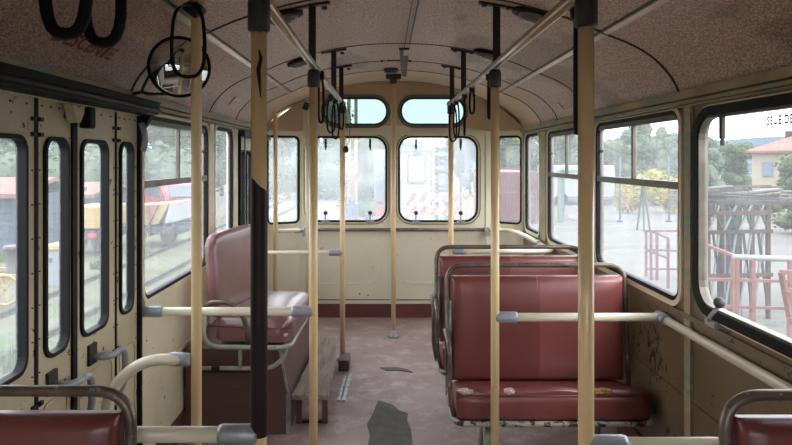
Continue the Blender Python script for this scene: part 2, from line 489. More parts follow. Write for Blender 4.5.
mb = MB()
top = [Vector((XC + p.x * 1.03, 0, p.y + 0.05)) for p in SP]
bot = [Vector((XC + p.x, 0, p.y)) for p in SP]
ys = [Y0, 0.2, 1.4, 2.65, 3.7, 4.35, 4.81, 5.47, Y1 + 0.04]
rows = [([mb.bm.verts.new(p + Vector((0, y, 0))) for p in bot], [mb.bm.verts.new(p + Vector((0, y, 0))) for p in top]) for y in ys]
for (b0, t0), (b1, t1) in zip(rows, rows[1:]):
    for i in range(len(SP) - 1):
        for q in ((b0, b1), (t0, t1)):
            f = mb.bm.faces.new((q[0][i], q[0][i + 1], q[1][i + 1], q[1][i])); f.smooth = True
    for i in (0, -1): mb.bm.faces.new((b0[i], b1[i], t1[i], t0[i]))
for r_ in (rows[0], rows[-1]):
    for i in range(len(SP) - 1): mb.bm.faces.new((r_[0][i], r_[0][i + 1], r_[1][i + 1], r_[1][i]))
for f in mb.bm.faces:
    if f.calc_center_median().y > 4.81: f.material_index = 1
ceil = mb.build('ceiling', M['ceiling']); ceil.data.materials.append(M['ceil_light'])
tag(ceil, 'arched speckled brown vinyl ceiling', 'ceiling', kind='structure')

# windows on the two long sides: u0,u1,v0,v1,radius
WR = {'w1': (1.42, 2.395, 0.845, 1.54, 0.085), 'w2': (2.565, 3.545, 0.825, 1.565, 0.05),
      'w3': (3.76, 4.60, 0.825, 1.565, 0.05), 'w4': (4.88, 5.34, 0.825, 1.57, 0.05)}
WL = {'l1': (2.70, 3.65, 0.80, 1.555, 0.05), 'l2': (3.83, 4.25, 0.80, 1.565, 0.05)}
DOOR1 = (1.53, 2.66, 0.0, 1.565)
DOOR2 = (4.44, 5.42, 0.0, 1.565)
OW = 0.018
def hole(w): return rrect(w[0] - OW, w[1] + OW, w[2] - OW, w[3] + OW, w[4] + OW)
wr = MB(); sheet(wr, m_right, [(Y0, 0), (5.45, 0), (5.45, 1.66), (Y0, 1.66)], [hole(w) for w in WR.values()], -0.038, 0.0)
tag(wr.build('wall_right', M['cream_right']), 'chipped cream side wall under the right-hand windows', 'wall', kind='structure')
wl = MB(); sheet(wl, m_left, [(Y0, 0), (5.45, 0), (5.45, 1.66), (Y0, 1.66)],
                 [hole(w) for w in WL.values()] + [[(d[0], d[2] + 0.01), (d[1], d[2] + 0.01), (d[1], d[3]), (d[0], d[3])] for d in (DOOR1, DOOR2)], -0.038, 0.0)
tag(wl.build('wall_left', M['cream']), 'cream side wall around the left windows and folding doors', 'wall', kind='structure')
# rear wall
BW = [(-0.675, 0.002, 0.852, 1.573, 0.10), (0.132, 0.800, 0.852, 1.573, 0.10)]
OV = [(-0.525, 0.008, 1.700, 1.915, 0.10), (0.150, 0.690, 1.700, 1.915, 0.10)]
outer = [(CL0.x, 0), (CR0.x, 0)] + [(XC + p.x, p.y + 0.02) for p in reversed(SP) if CL0.x < XC + p.x < CR0.x]
outer = [(CL0.x, 0), (CR0.x, 0), (CR0.x, zc(CR0.x - XC) + 0.02)] + outer[2:] + [(CL0.x, zc(CL0.x - XC) + 0.02)]
wb = MB(); sheet(wb, m_back, outer, [hole(w) for w in BW + OV], -0.05, 0.0)
for mp, Lf, x1 in ((m_cr, LCR, XR), (m_cl, LCL, XL)):
    z_ = 1.66
    sheet(wb, mp, [(0, 0), (Lf, 0), (Lf, z_), (0, zc(0.8) + 0.02)], [hole((0.075 if mp is m_cr else 0.05, Lf - 0.03, 0.845, 1.573, 0.03))], -0.05, 0.0)
tag(wb.build('wall_back', M['cream_back']), 'pale cream rear wall with two big windows', 'wall', kind='structure')
def m_front(u, v, n): return Vector((u, Y0 + n, v))
FW = [(-0.82, 0.02, 0.90, 1.62, 0.08), (0.14, 0.98, 0.90, 1.62, 0.08)]
wf = MB(); sheet(wf, m_front, [(XL - 0.05, 0), (XR + 0.05, 0), (XR + 0.05, 2.1), (XL - 0.05, 2.1)], [hole(w) for w in FW], -0.05, 0.0)
tag(wf.build('wall_front', M['wheelbox']), 'dark bulkhead behind the viewpoint', 'wall', kind='structure')
# rear skirting
sk = MB(); boxm(sk, m_back, CL0.x, CR0.x, 0, 0.118, 0.0, 0.012); boxm(sk, m_cr, 0, LCR, 0, 0.118, 0, 0.012); boxm(sk, m_cl, 0, LCL, 0, 0.118, 0, 0.012)
tag(sk.build('baseboard_back', M['maroon_lino']), 'maroon lino skirting along the foot of the rear wall', 'skirting', kind='structure')
tag(MB().bb(XL, XL + 0.012, 2.68, 4.42, 0, 0.118).build('baseboard_left', M['maroon_lino']), 'maroon lino skirting under the left windows', 'skirting', kind='structure')
tag(MB().bb(XR - 0.012, XR, -1.1, 5.4, 0, 0.118).build('baseboard_right', M['maroon_lino']), 'maroon lino skirting under the right windows', 'skirting', kind='structure')

trim_i = [0]
def trim(mbx, mat, label, cat='trim'):
    trim_i[0] += 1
    return tag(mbx.build('trim_%d' % trim_i[0], mat), label, cat, kind='structure')

# ceiling ribs
arc_lbl = ['the nearest arched seam across the ceiling', 'arched dark seam above the front door and nearest right window', 'arched dark seam at the second pair of hangers',
           'arched dark seam at the farthest pair of hangers', 'arched dark seam between the last hangers and the rear panel', 'arched dark seam closest to the oval rear windows']
for y, lb in zip([1.4, 2.56, 3.7, 4.35, 4.81, 5.47], arc_lbl):
    r_ = 0.007 if y < 3 else 0.005
    pts = [Vector((XC + p.x, y, p.y + 0.001)) for p in SP]
    trim(MB().tube(pts, r_, 6), M['dark_metal'], lb, 'ceiling seam')
def strip(u, w, h, mat, lb, y0=Y0, y1=5.47, off=0.0):
    d = 0.02; sl = math.atan2(zc(u + d) - zc(u - d), 2 * d)
    mbx = MB().box((XC + u, (y0 + y1) / 2, zc(u) - off), (w, y1 - y0, h), Matrix.Rotation(-sl, 3, 'Y'))
    return trim(mbx, mat, lb, 'ceiling strip')
for sgn, nm in ((1, 'right'), (-1, 'left')):
    strip(0.80 * sgn, 0.022, 0.006, M['railmetal'], 'pale metal strip running along the %s side of the ceiling' % nm, y1=4.8)
    strip(0.782 * sgn, 0.008, 0.006, M['dark_metal'], 'thin dark seam on the inner edge of the %s ceiling strip' % nm, y1=4.8)
strip(0.035, 0.004, 0.006, M['dark_metal'], 'thin dark seam along the middle of the ceiling', y1=4.4)
strip(0.060, 0.006, 0.008, M['capr'], 'grey cable conduit beside the middle ceiling seam', y1=3.7, off=0.008)
# cornices
for sgn, mp, nm in ((1, m_right, 'right'), (-1, m_left, 'left')):
    mbx = MB()
    boxm(mbx, mp, Y0, 5.45, 1.617, 1.648, 0, 0.030); boxm(mbx, mp, Y0, 5.45, 1.598, 1.610, 0, 0.020); boxm(mbx, mp, Y0, 5.45, 1.588, 1.594, 0, 0.012)
    c = trim(mbx, M['cornice'], 'moulded cornice with worn green paint above the %s windows' % nm, 'cornice')
mbx = MB(); boxm(mbx, m_back, CL0.x, CR0.x, 1.600, 1.632, 0, 0.022); boxm(mbx, m_cr, 0, LCR, 1.600, 1.632, 0, 0.022); boxm(mbx, m_cl, 0, LCL, 1.600, 1.632, 0, 0.022)
trim(mbx, M['cream_back'], 'cream ledge across the rear wall between oval and big windows', 'ledge')
mbx = MB(); sheet(mbx, m_back, [(CL0.x, 1.632), (CR0.x, 1.632)] + outer[2:], [hole(w) for w in OV], 0.0, 0.005)
for mp, Lf in ((m_cr, LCR), (m_cl, LCL)):
    q = [(0, 1.632), (Lf, 1.632), (Lf, 1.66), (0, zc(0.83) + 0.03)]
    sheet(mbx, mp, q, [], 0.0, 0.005)
trim(mbx, M['ceil_light'], 'beige-brown panel around the oblong windows high on the rear wall', 'panel')
# pillars at rear
for x0, x1, lb in ((0.885, 0.975, 'cream corner pillar to the right of the rear windows'), (-0.76, -0.70, 'cream corner pillar to the left of the rear windows'),
                   (0.045, 0.098, 'cream mullion between the two big rear windows')):
    mbx = MB(); boxm(mbx, m_back, x0, x1, 0.12, 1.60, 0, 0.016)
    for v in [0.2 + 0.14 * k for k in range(10)]: mbx.lathe(m_back((x0 + x1) / 2, v, 0.016), [(0.004, 0), (0.003, -0.003)], 'Y', 8)
    trim(mbx, M['cream_back'], lb, 'pillar')
for u0, u1, mp, lb in ((3.55, 3.73, m_right, 'cream wall pillar between the second and third right windows'), (4.645, 4.845, m_right, 'cream wall pillar beside the narrow right window'),
                       (2.43, 2.52, m_right, 'cream wall pillar between the exit window and the split window'), (5.38, 5.44, m_right, 'slim cream pillar in the rear right corner'),
                       (3.67, 3.80, m_left, 'cream wall pillar between the two left windows'), (4.28, 4.40, m_left, 'cream wall pillar in front of the rear door')):
    mbx = MB(); boxm(mbx, mp, u0 + 0.02, u1 - 0.02, 0.12, 1.59, 0, 0.012)
    for v in [0.2 + 0.14 * k for k in range(10)]: mbx.lathe(mp((u0 + u1) / 2, v, 0.012), [(0.004, 0), (0.003, 0.003 if mp is m_left else -0.003)], 'X', 8)
    trim(mbx, M['cream'] if mp is m_left else M['cornice'], lb, 'pillar')
for mp, u0, u1, lb in ((m_left, 2.68, 4.42, 'left'), (m_right, -1.1, 5.4, 'right')):
    mbx = MB(); boxm(mbx, mp, u0, u1, 0.44, 0.452, 0, 0.006); boxm(mbx, mp, u0, u1, 0.765, 0.785, 0, 0.014)
    trim(mbx, M['cream'] if mp is m_left else M['cream_right'], 'raised beads along the cream %s wall below the sill' % lb, 'bead')
# embossed panels on rear wall
for u0, u1 in ((-0.62, -0.05), (0.17, 0.78)):
    mbx = MB(); ring(mbx, m_back, (u0, u1, 0.30, 0.68), 0.07, 0.010, 0, 0.008)
    trim(mbx, M['cream_back'], 'pressed rounded panel below the %s rear window' % ('left' if u0 < 0 else 'right'), 'panel')
mbx = MB(); boxm(mbx, m_back, -0.7, 0.88, 0.150, 0.156, 0, 0.006)
trim(mbx, M['dark_metal'], 'thin dark line just above the rear skirting', 'seam')
# folding-door gear box above the front door
mbx = MB()
mbx.bb(XL, XL + 0.080, Y0 + 0.02, 2.66, 1.566, 1.622, bev=0.006)
mbx.prism([(XL, 2.66, 1.62), (XL + 0.08, 2.66, 1.62), (XL + 0.005, 2.66, 1.49), (XL, 2.66, 1.49)], (0, 0.03, 0))
trim(mbx, M['rubber'], 'long black door-gear casing above the front folding door', 'casing')
mbx = MB().tube([(XL + 0.084, Y0 + 0.05, 1.585), (XL + 0.084, 2.64, 1.585)], 0.010, 10)
trim(mbx, M['rubber'], 'black rod along the door-gear casing', 'rod')
mbx = MB().bb(XL, XL + 0.05, 4.44, 5.44, 1.545, 1.59, bev=0.006)
trim(mbx, M['dark_metal'], 'dark casing above the rear folding door', 'casing')

# ---------------------------------------------------------------- windows
win_i = [0]
def catch(mp, u, v, par, du=0.02):
    s_ = MB(); boxm(s_, mp, u - 0.035, u + 0.035, v - 0.04, v - 0.018, 0.0, 0.03)
    s_.tube([mp(u, v - 0.02, 0.03), mp(u + du * 0.3, v + 0.0, 0.035), mp(u + du, v + 0.045, 0.02)], 0.007, 8)
    c_ = s_.build('catch', M['clamp'], par)
    k_ = MB(); p = mp(u + du, v + 0.055, 0.02)
    bmesh.ops.create_icosphere(k_.bm, subdivisions=2, radius=0.02, matrix=Matrix.Translation(p))
    for f in k_.bm.faces: f.smooth = True
    k_.build('catch_knob', M['capr'], c_)
def pin(mp, u, v, par, L_=0.09):
    s_ = MB(); boxm(s_, mp, u - 0.010, u + 0.010, v - L_ * 0.8, v, 0.002, 0.014); boxm(s_, mp, u - 0.005, u + 0.005, v - L_, v - L_ * 0.8, 0.002, 0.012)
    s_.build('stay', M['capr'], par)
def window(mp, w, label, style='plain', gl='glass', gcol='rubber'):
    win_i[0] += 1
    u0, u1, v0, v1, r = w
    t = thing('window_%d' % win_i[0], mp((u0 + u1) / 2, v0, 0), label, 'window', kind='structure')
    g = MB(); ring(g, mp, (u0, u1, v0, v1), r, OW, -0.022, 0.006); g.build('gasket', M[gcol], t)
    o = MB(); ring(o, mp, (u0 - OW, u1 + OW, v0 - OW, v1 + OW), r + OW, 0.022, 0.0, 0.012)
    o.build('frame', M['cream'] if style != 'oval' else M['frame_green'], t)
    p_ = MB(); pane(p_, mp, (u0, u1, v0, v1), r, -0.012); p_.build('pane', M[gl], t)
    if style == 'split':
        tb = MB(); boxm(tb, mp, u0, u1, 1.262, 1.292, -0.018, 0.006); boxm(tb, mp, u0, u1, v1 - 0.022, v1, -0.018, 0.002); tb.build('transom', M['frame_alu'], t)
        um = (u0 + u1) / 2
        db = MB(); boxm(db, mp, um - 0.011, um + 0.011, 1.292, v1, -0.016, 0.001); db.build('glazing_bar', M['frame_alu'], t)
        fb = MB(); fb.lathe(mp(u1 - 0.04, 1.43, 0.0), [(0.010, -0.012), (0.010, 0.012)], 'X', 10)
        fb.build('catch_knob', M['dark_metal'], t)
    if style == 'oval':
        i_ = MB(); ring(i_, mp, (u0, u1, v0, v1), r, 0.012, -0.03, 0.022); i_.build('inner_bead', M['dark_metal'], t)
    return t
win = {}
win['w1'] = window(m_right, WR['w1'], 'large single-pane emergency exit window nearest on the right', 'plain', 'glass_clear')
win['w2'] = window(m_right, WR['w2'], 'large split right window behind the wall rail', 'split')
win['w3'] = window(m_right, WR['w3'], 'third right window with split top, partly behind the thick pole', 'split')
win['w4'] = window(m_right, WR['w4'], 'narrow plain window farthest along the right wall', 'plain')
win['l1'] = window(m_left, WL['l1'], 'split left window just behind the front door', 'split')
win['l2'] = window(m_left, WL['l2'], 'narrow plain left window above the side seat', 'plain')
win['b1'] = window(m_back, BW[0], 'left of the two big rear windows', 'plain', 'glass_back')
win['b2'] = window(m_back, BW[1], 'right of the two big rear windows', 'plain', 'glass_back')
win['o1'] = window(m_back, OV[0], 'left blue-tinted oblong window high in the rear wall', 'oval', 'glass_blue', 'frame_green')
win['o2'] = window(m_back, OV[1], 'right blue-tinted oblong window high in the rear wall', 'oval', 'glass_blue', 'frame_green')
win['cr'] = window(m_cr, (0.075, LCR - 0.03, 0.845, 1.573, 0.03), 'narrow rear corner window on the right', 'plain', 'glass')
win['cl'] = window(m_cl, (0.05, LCL - 0.03, 0.845, 1.573, 0.03), 'narrow rear corner window on the left', 'plain', 'glass_back')
window(m_front, FW[0], 'left windscreen pane behind the viewpoint', 'plain', 'glass_clear')
window(m_front, FW[1], 'right windscreen pane behind the viewpoint', 'plain', 'glass_clear')
for k, us in (('b1', (-0.52, -0.13)), ('b2', (0.272, 0.663))):
    for u in us:
        catch(m_back, u, 0.862, win[k], 0.0); pin(m_back, u, 1.565, win[k], 0.10)
pin(m_right, 2.225, 1.55, win['w1'], 0.12)
catch(m_right, 2.27, 0.83, win['w1'], -0.05)
for k, w in (('b1', BW[0]), ('b2', BW[1])):
    ib = MB(); ring(ib, m_back, (w[0] - 0.03, w[1] + 0.03, w[2] - 0.03, w[3] + 0.03), 0.13, 0.006, 0.010, 0.016); ib.build('outer_bead', M['dark_metal'], win[k])
gb = MB(); ring(gb, m_right, (WR['w1'][0], WR['w1'][1], WR['w1'][2], WR['w1'][3]), 0.085, 0.034, 0.006, 0.016)
gb.build('outer_gasket', M['rubber'], win['w1'])
sb = MB(); ring(sb, m_right, (WR['w1'][0] + 0.008, WR['w1'][1] - 0.008, WR['w1'][2] + 0.008, WR['w1'][3] - 0.008), 0.078, 0.008, -0.02, 0.010)
sb.build('metal_bead', M['frame_alu'], win['w1'])

def text_mesh(body, size, bold=0.0):
    cu = bpy.data.curves.new('lettering', 'FONT'); cu.body = body; cu.size = size; cu.resolution_u = 3; cu.offset = bold; cu.space_character = 1.15 if bold < 0.002 else 1.0
    o = bpy.data.objects.new('lettering', cu); C.objects.link(o)
    bpy.context.view_layer.update()
    dg = bpy.context.evaluated_depsgraph_get()
    me = bpy.data.meshes.new_from_object(o.evaluated_get(dg))
    bpy.data.objects.remove(o)
    return me
def lettering(body, size, fn, mat, name, par, sx=1.0, bold=0.0):
    me = text_mesh(body, size, bold)
    for v in me.vertices: v.co = fn(v.co.x * sx, v.co.y) - Vector(ORG[par.name])
    me.materials.clear(); me.materials.append(mat)
    o = bpy.data.objects.new(name, me); C.objects.link(o); o.parent = par; ORG[o.name] = ORG[par.name]
    return o
lettering('ISSUE DE SECOURS', 0.037, lambda x, y: m_right(2.005 - x, 1.489 + y, -0.010), M['etch'], 'window_lettering', win['w1'], 0.85, bold=0.0019)
# DESCENTE on the left cove, read along the bus
def cove(x, y):
    q = on_prof(0.106 + y, 0.0025)
    return Vector((XC + q.x, 1.85 + x, q.y))
lettering('DESCENTE', 0.070, lambda x, y: cove(x * 1.18 + y * 0.15, y), M['redpaint'], 'exit_lettering', ceil, bold=0.0022)

# ---------------------------------------------------------------- folding doors
def leaf(par, u0, u1, p0, p1, glassm='glass', v1=1.562):
    mp = m_left
    d_ = MB(); sheet(d_, mp, [(u0, 0.012), (u1, 0.012), (u1, v1), (u0, v1)], [rrect(p0, p1, 0.785, 1.442, 0.035)], -0.021, -0.004)
    lf = d_.build('door_leaf', M['cream_door'], par)
    g = MB(); ring(g, mp, (p0 + 0.003, p1 - 0.003, 0.788, 1.439), 0.035, 0.013, -0.024, 0.006); g.build('gasket', M['rubber'], lf)
    p_ = MB(); pane(p_, mp, (p0 + 0.003, p1 - 0.003, 0.788, 1.439), 0.035, -0.019); p_.build('pane', M[glassm], lf)
    rv = MB()
    for v in [0.55 + 0.1 * k for k in range(10)]:
        for u in (u0 + 0.012, u1 - 0.012): rv.lathe(mp(u, v, -0.004), [(0.003, 0), (0.002, 0.003)], 'X', 6)
    for k in range(4): rv.lathe(mp(u0 + (u1 - u0) * (k + 0.5) / 4, v1 - 0.02, -0.004), [(0.004, 0), (0.003, 0.003)], 'X', 6)
    rv.build('rivets', M['dark_metal'], lf)
    pr = MB(); ring(pr, mp, (u0 + 0.03, u1 - 0.03, 0.12, 0.64), 0.03, 0.006, -0.004, 0.0); pr.build('pressed_panel', M['cream_door'], lf)
    return lf
d1 = thing('door_1', (XL, 2.1, 0), 'four-leaf cream folding front door on the left with narrow panes', 'door', kind='structure')
la = leaf(d1, 1.545, 1.868, 1.615, 1.812)
lb_ = leaf(d1, 1.884, 2.085, 1.925, 2.052)
lc = leaf(d1, 2.115, 2.425, 2.155, 2.345)
ld = leaf(d1, 2.437, 2.640, 2.470, 2.582)
rs = MB()
for u0, u1, n1 in ((1.868, 1.884, 0.0), (2.085, 2.115, 0.004), (2.425, 2.437, 0.0), (2.640, 2.66, 0.012), (1.53, 1.545, 0.0)): boxm(rs, m_left, u0, u1, 0.012, 1.562, -0.03, n1)
rs.build('rubber_seal', M['rubber'], d1)
for u in (1.876, 2.431):
    for v in (1.50, 1.455, 0.66, 0.30):
        h = MB(); boxm(h, m_left, u - 0.028, u - 0.012, v - 0.006, v + 0.006, -0.004, 0.006); boxm(h, m_left, u + 0.012, u + 0.028, v - 0.006, v + 0.006, -0.004, 0.006)
        h.build('hinge', M['dark_metal'], d1)
for lf, u, v in ((lc, 2.20, 0.705), (lb_, 1.93, 0.70)):
    h = MB(); boxm(h, m_left, u, u + 0.055, v - 0.035, v + 0.035, -0.004, 0.006)
    h.build('handle_plate', M['dark_metal'], lf)
    h = MB().tube(fillet([m_left(u + 0.03, v - 0.01, 0.0), m_left(u + 0.06, v - 0.02, 0.05), m_left(u + 0.15, v - 0.01, 0.065), m_left(u + 0.17, v - 0.14, 0.06), m_left(u + 0.17, v - 0.25, 0.0)], 0.04), 0.012, 10)
    h.build('door_handle', M['clamp'], lf)
br = MB().prism([m_left(2.02, 1.555, 0.005), m_left(2.10, 1.555, 0.005), m_left(2.095, 1.53, 0.005), m_left(2.07, 1.50, 0.005), m_left(2.05, 1.50, 0.005)], (0.03, 0, 0))
br.build('door_bracket', M['cream_door'], d1)
br = MB().bb(XL + 0.01, XL + 0.05, 2.11, 2.15, 1.485, 1.556, bev=0.006); br.build('door_arm', M['rubber'], d1)
br = MB().tube(fillet([(XL + 0.03, 2.60, 1.53), (XL + 0.05, 2.60, 1.47), (XL + 0.03, 2.62, 1.42)], 0.03), 0.012, 8); br.build('door_latch', M['clamp'], d1)
d2 = thing('door_2', (XL, 4.93, 0), 'narrow-leaved cream folding rear door behind the side seat', 'door', kind='structure')
for a in ((4.455, 4.66, 4.50, 4.62), (4.675, 4.92, 4.72, 4.86), (4.94, 5.18, 4.99, 5.12), (5.195, 5.40, 5.235, 5.355)): leaf(d2, *a)
rs = MB()
for u0, u1, n1 in ((4.66, 4.675, 0.0), (4.92, 4.94, 0.004), (5.18, 5.195, 0.0), (5.40, 5.42, 0.012), (4.44, 4.455, 0.02)): boxm(rs, m_left, u0, u1, 0.012, 1.562, -0.03, n1)
rs.build('rubber_seal', M['rubber'], d2)

# cement patches in the floor
for pts, h in (([(378, 401), (392, 405), (399, 411), (408, 414), (407, 421), (411, 430), (413, 450), (367, 450), (370, 436), (367, 425), (373, 414)], 0.004),
               ([(380, 368), (396, 367.5), (408, 370), (413, 373), (400, 371), (386, 371)], 0.004)):
    q = []
    for px, py in pts:
        d = CAMZ * F / (py - VY); q.append(((px - VX) * d / F, d, 0.0005))
    MB().prism(q, (0, 0, h)).build('cement_patch', M['cement'], fl)

# ================================================================ POLES AND RAILS
PR = 0.018
def pole(px, s, ztop, label, cap=0.075, mat='pole', base=False, x=None, capr=0.026):
    d = F / s; x = (px - VX) / s if x is None else x
    t = thing('grab_pole', (x, d, 0), label, 'pole')
    MB().tube([(x, d, 0.002), (x, d, ztop)], PR, 16).build('tube', M[mat], t)
    if cap: 
        c_ = MB().lathe((x, d, ztop - cap), [(PR + 0.001, 0), (capr, 0.004), (capr, cap * 0.8), (capr * 0.8, cap)], 'Z', 16); c_.build('cap', M['capr'], t)
    b_ = MB().lathe((x, d, 0.001), [(0.045, 0), (0.045, 0.006), (0.022, 0.012), (0.022, 0.05), (PR, 0.052)], 'Z', 16); b_.build('floor_flange', M['clamp'], t)
    return t
ZR = 1.775
pA = pole(586, 437, ZR - 0.018, 'thick near cream pole on the right in front of the maroon bench', 0.074)
pB = pole(495, 239, ZR - 0.018, 'cream pole at the aisle corner of the nearest double bench', 0.075)
pC = pole(451, 145, ZR - 0.018, 'cream pole rising behind the farther double bench', 0.06)
pD = pole(259, 437, ZR - 0.018, 'cream pole with a cracked top and dark brown lower sleeve', 0.085)
x_, y_ = (259 - VX) / 437, F / 437
sl = MB()
rim_ = [1.325, 1.318, 1.30, 1.296, 1.285, 1.29, 1.30, 1.322, 1.335, 1.342, 1.335, 1.338, 1.33, 1.328, 1.332, 1.326]
v0 = [sl.bm.verts.new((x_ + 0.0197 * math.cos(2 * PI * k / 16), y_ + 0.0197 * math.sin(2 * PI * k / 16), 0.75)) for k in range(16)]
v1 = [sl.bm.verts.new((x_ + 0.0197 * math.cos(2 * PI * k / 16), y_ + 0.0197 * math.sin(2 * PI * k / 16), 1.323 - 0.017 * math.cos(2 * PI * k / 16) + 0.3 * (rim_[k] - 1.318))) for k in range(16)]
for k in range(16):
    f = sl.bm.faces.new((v0[k], v0[(k + 1) % 16], v1[(k + 1) % 16], v1[k])); f.smooth = True
sl.build('sleeve', M['sleeve'], pD, label='dark brown lower sleeve')
for pts, w in (([(259, 50), (261, 58), (258.5, 70), (259.5, 82), (260.5, 97)], [0.002, 0.004, 0.0055, 0.004, 0.001]),
               ([(252, 27), (256, 31), (261, 32)], [0.0012, 0.0012, 0.0012])):
    MB().tube([P(a, b_, y_ - 0.0165) for a, b_ in pts], w, 6).build('crack', M['sleeve'], pD, label='dark crack in the cream paint')
pE = pole(313.5, 239, ZR - 0.018, 'cream pole standing at the near end of the wooden plank', 0.075)
pF = pole(342.5, 145, ZR - 0.018, 'cream pole standing at the far end of the wooden plank', 0.055)
pG = pole(393.5, 128, 2.035, 'slender central pole standing alone in the rear aisle', 0.0)
MB().bb(pG.location.x - 0.06, pG.location.x + 0.06, pG.location.y - 0.03, pG.location.y + 0.03, 2.012, 2.05, bev=0.008).build('ceiling_mount', M['capr'], pG)
MB().lathe((pG.location.x, pG.location.y, 1.975), [(0.02, 0), (0.028, 0.008), (0.028, 0.035), (0.02, 0.04)], 'Z', 16).build('cap', M['capr'], pG)
# left pole bent at the top
x_, y_ = -0.65, F / 290
t = thing('grab_pole', (x_, y_, 0), 'cream pole beside the round mirror, bent at the top', 'pole')
MB().tube(fillet([(x_, y_, 0.002), (x_, y_, 1.88), (x_ - 0.06, y_, 1.925)], 0.05), PR, 16).build('tube', M['pole'], t)
MB().box((x_ - 0.03, y_, 1.915), (0.12, 0.06, 0.05), Matrix.Rotation(0.6, 3, 'Y'), bev=0.01).build('cap', M['capr'], t)
# bent pole near rear door
d = F / 121.0; x_ = (275.5 - VX) / 121
t = thing('grab_pole', (x_, d, 0), 'thin cream pole by the rear door, bent at the top', 'pole')
MB().tube(fillet([(x_, d, 0.002), (x_, d, 1.76), (x_ - 0.04, d - 0.02, 1.815)], 0.04), 0.0175, 14).build('tube', M['pole'], t)
MB().box((x_ - 0.045, d - 0.02, 1.80), (0.07, 0.05, 0.055), Matrix.Rotation(-0.6, 3, 'Y'), bev=0.008).build('cap', M['capr'], t)
d = F / 118.0; x_ = (307.5 - VX) / 118
t = thing('grab_pole', (x_, d, 0), 'pale straight pole against the left rear corner pillar', 'pole')
MB().tube([(x_, d, 0.002), (x_, d, 1.875)], 0.0175, 14).build('tube', M['pole_pale'], t)
MB().box((x_ - 0.01, d, 1.835), (0.05, 0.045, 0.065), Matrix.Rotation(0.35, 3, 'Y'), bev=0.006).build('cap', M['capr'], t)

# overhead rails with ceiling hangers
for X_, nm in ((0.46, 'right'), (-0.30, 'left')):
    t = thing('overhead_rail', (X_, 2.4, ZR), 'long metal overhead rail on the %s of the aisle, hung from black posts' % nm, 'rail')
    MB().tube([(X_, 0.25, ZR), (X_, 4.50, ZR)], 0.0165, 14).build('tube', M['railmetal'], t)
    MB().lathe((X_, 4.50, ZR), [(0.020, 0), (0.024, 0.01), (0.024, 0.04), (0.016, 0.05)], 'Y', 12).build('end_cap', M['chrome'], t)
    for y in (1.45, 2.64, 3.75, 4.40):
        zt = zc(X_ - XC)
        sg = 1 if X_ > XC else -1
        h = MB().beam((X_, y, ZR), (X_ - 0.0 * sg, y, zt + 0.005), 0.030, 0.012)
        h.box((X_, y, zt - 0.004), (0.15, 0.03, 0.012), Matrix.Rotation(sg * 0.16, 3, 'Y'))
        h.lathe((X_ - 0.05, y, zt - 0.004 + 0.006 * 1), [(0.012, 0), (0.012, -0.012)], 'Z', 8); h.lathe((X_ + 0.05, y, zt - 0.010), [(0.012, 0), (0.012, -0.012)], 'Z', 8)
        h.build('hanger', M['dark_metal'], t)
# rail carrying the strap loops above the door
t = thing('overhead_rail', (-0.665, 1.3, 1.93), 'short dark rail above the front door holding loop straps', 'rail')
MB().tube([(-0.665, 0.3, 1.93), (-0.665, 2.16, 1.93)], 0.014, 12).build('tube', M['dark_metal'], t)
for y in (0.4, 1.2, 2.1):
    MB().bb(-0.68, -0.65, y - 0.015, y + 0.015, 1.93, zc(0.745) + 0.01).build('hanger', M['dark_metal'], t)

def clamp_on(mbx, p, direction, L_=0.09, r=0.0235):
    p = Vector(p); dv = Vector(direction).normalized()
    return mbx.tube([p, p + dv * L_ * 0.1, p + dv * L_ * 0.9, p + dv * L_], [r * 0.9, r, r, r * 0.9], 14)
def cross_rail(x0, x1, y, z, label, clamps=(1, 1), mat='pole_pale', r=PR, name='grab_rail'):
    t = thing(name, ((x0 + x1) / 2, y, z), label, 'rail')
    MB().tube([(x0, y, z), (x1, y, z)], r, 14).build('tube', M[mat], t)
    if clamps[0]: clamp_on(MB(), (x0, y, z), (1, 0, 0)).build('clamp', M['clamp'], t)
    if clamps[1]: clamp_on(MB(), (x1, y, z), (-1, 0, 0)).build('clamp', M['clamp'], t)
    return t
yN = F / 437
cross_rail(XL + 0.02, x_ * 0 - 0.29, yN, 0.752, 'pale horizontal rail low at the left, ending at the dark-sleeved pole', (0, 1))
cross_rail(0.463, XR - 0.0, yN, 0.727, 'pale horizontal rail at the bottom right, joined to the thick near pole', (1, 0))
yM = F / 239
cross_rail(XL + 0.0, -0.300, yM, 0.746, 'cream horizontal rail from the left wall in front of the side seat', (1, 1), 'pole_pale')
cross_rail(0.462, XR - 0.02, yM, 0.722, 'pale horizontal rail crossing in front of the near double bench', (1, 0))
yF = F / 145
cross_rail(XL + 0.0, -0.295, yF + 0.0, 0.742, 'thin white rail behind the side seat, reaching the plank\'s far pole', (0, 1), 'pole_pale', 0.013)
cross_rail(0.462, XR - 0.0, yF + 0.0, 0.75, 'cream rail just behind the farther double bench', (1, 0))
# wall rail on right
t = thing('wall_rail', (XR - 0.05, 1.6, 0.72), 'cream rail running along the right wall below the exit window', 'rail')
MB().tube([(XR - 0.024, yM, 0.722), (XR - 0.024, 0.2, 0.722)], PR, 14).build('tube', M['pole_pale'], t)
MB().tube([(XR - 0.024, yM + 0.03, 0.722), (XR - 0.024, yM - 0.06, 0.722)], 0.024, 14).build('clamp', M['clamp'], t)
MB().tube([(XR - 0.024, yM + 0.005, 0.722), (XR, yM + 0.005, 0.722)], 0.022, 14).build('wall_bracket', M['clamp'], t)
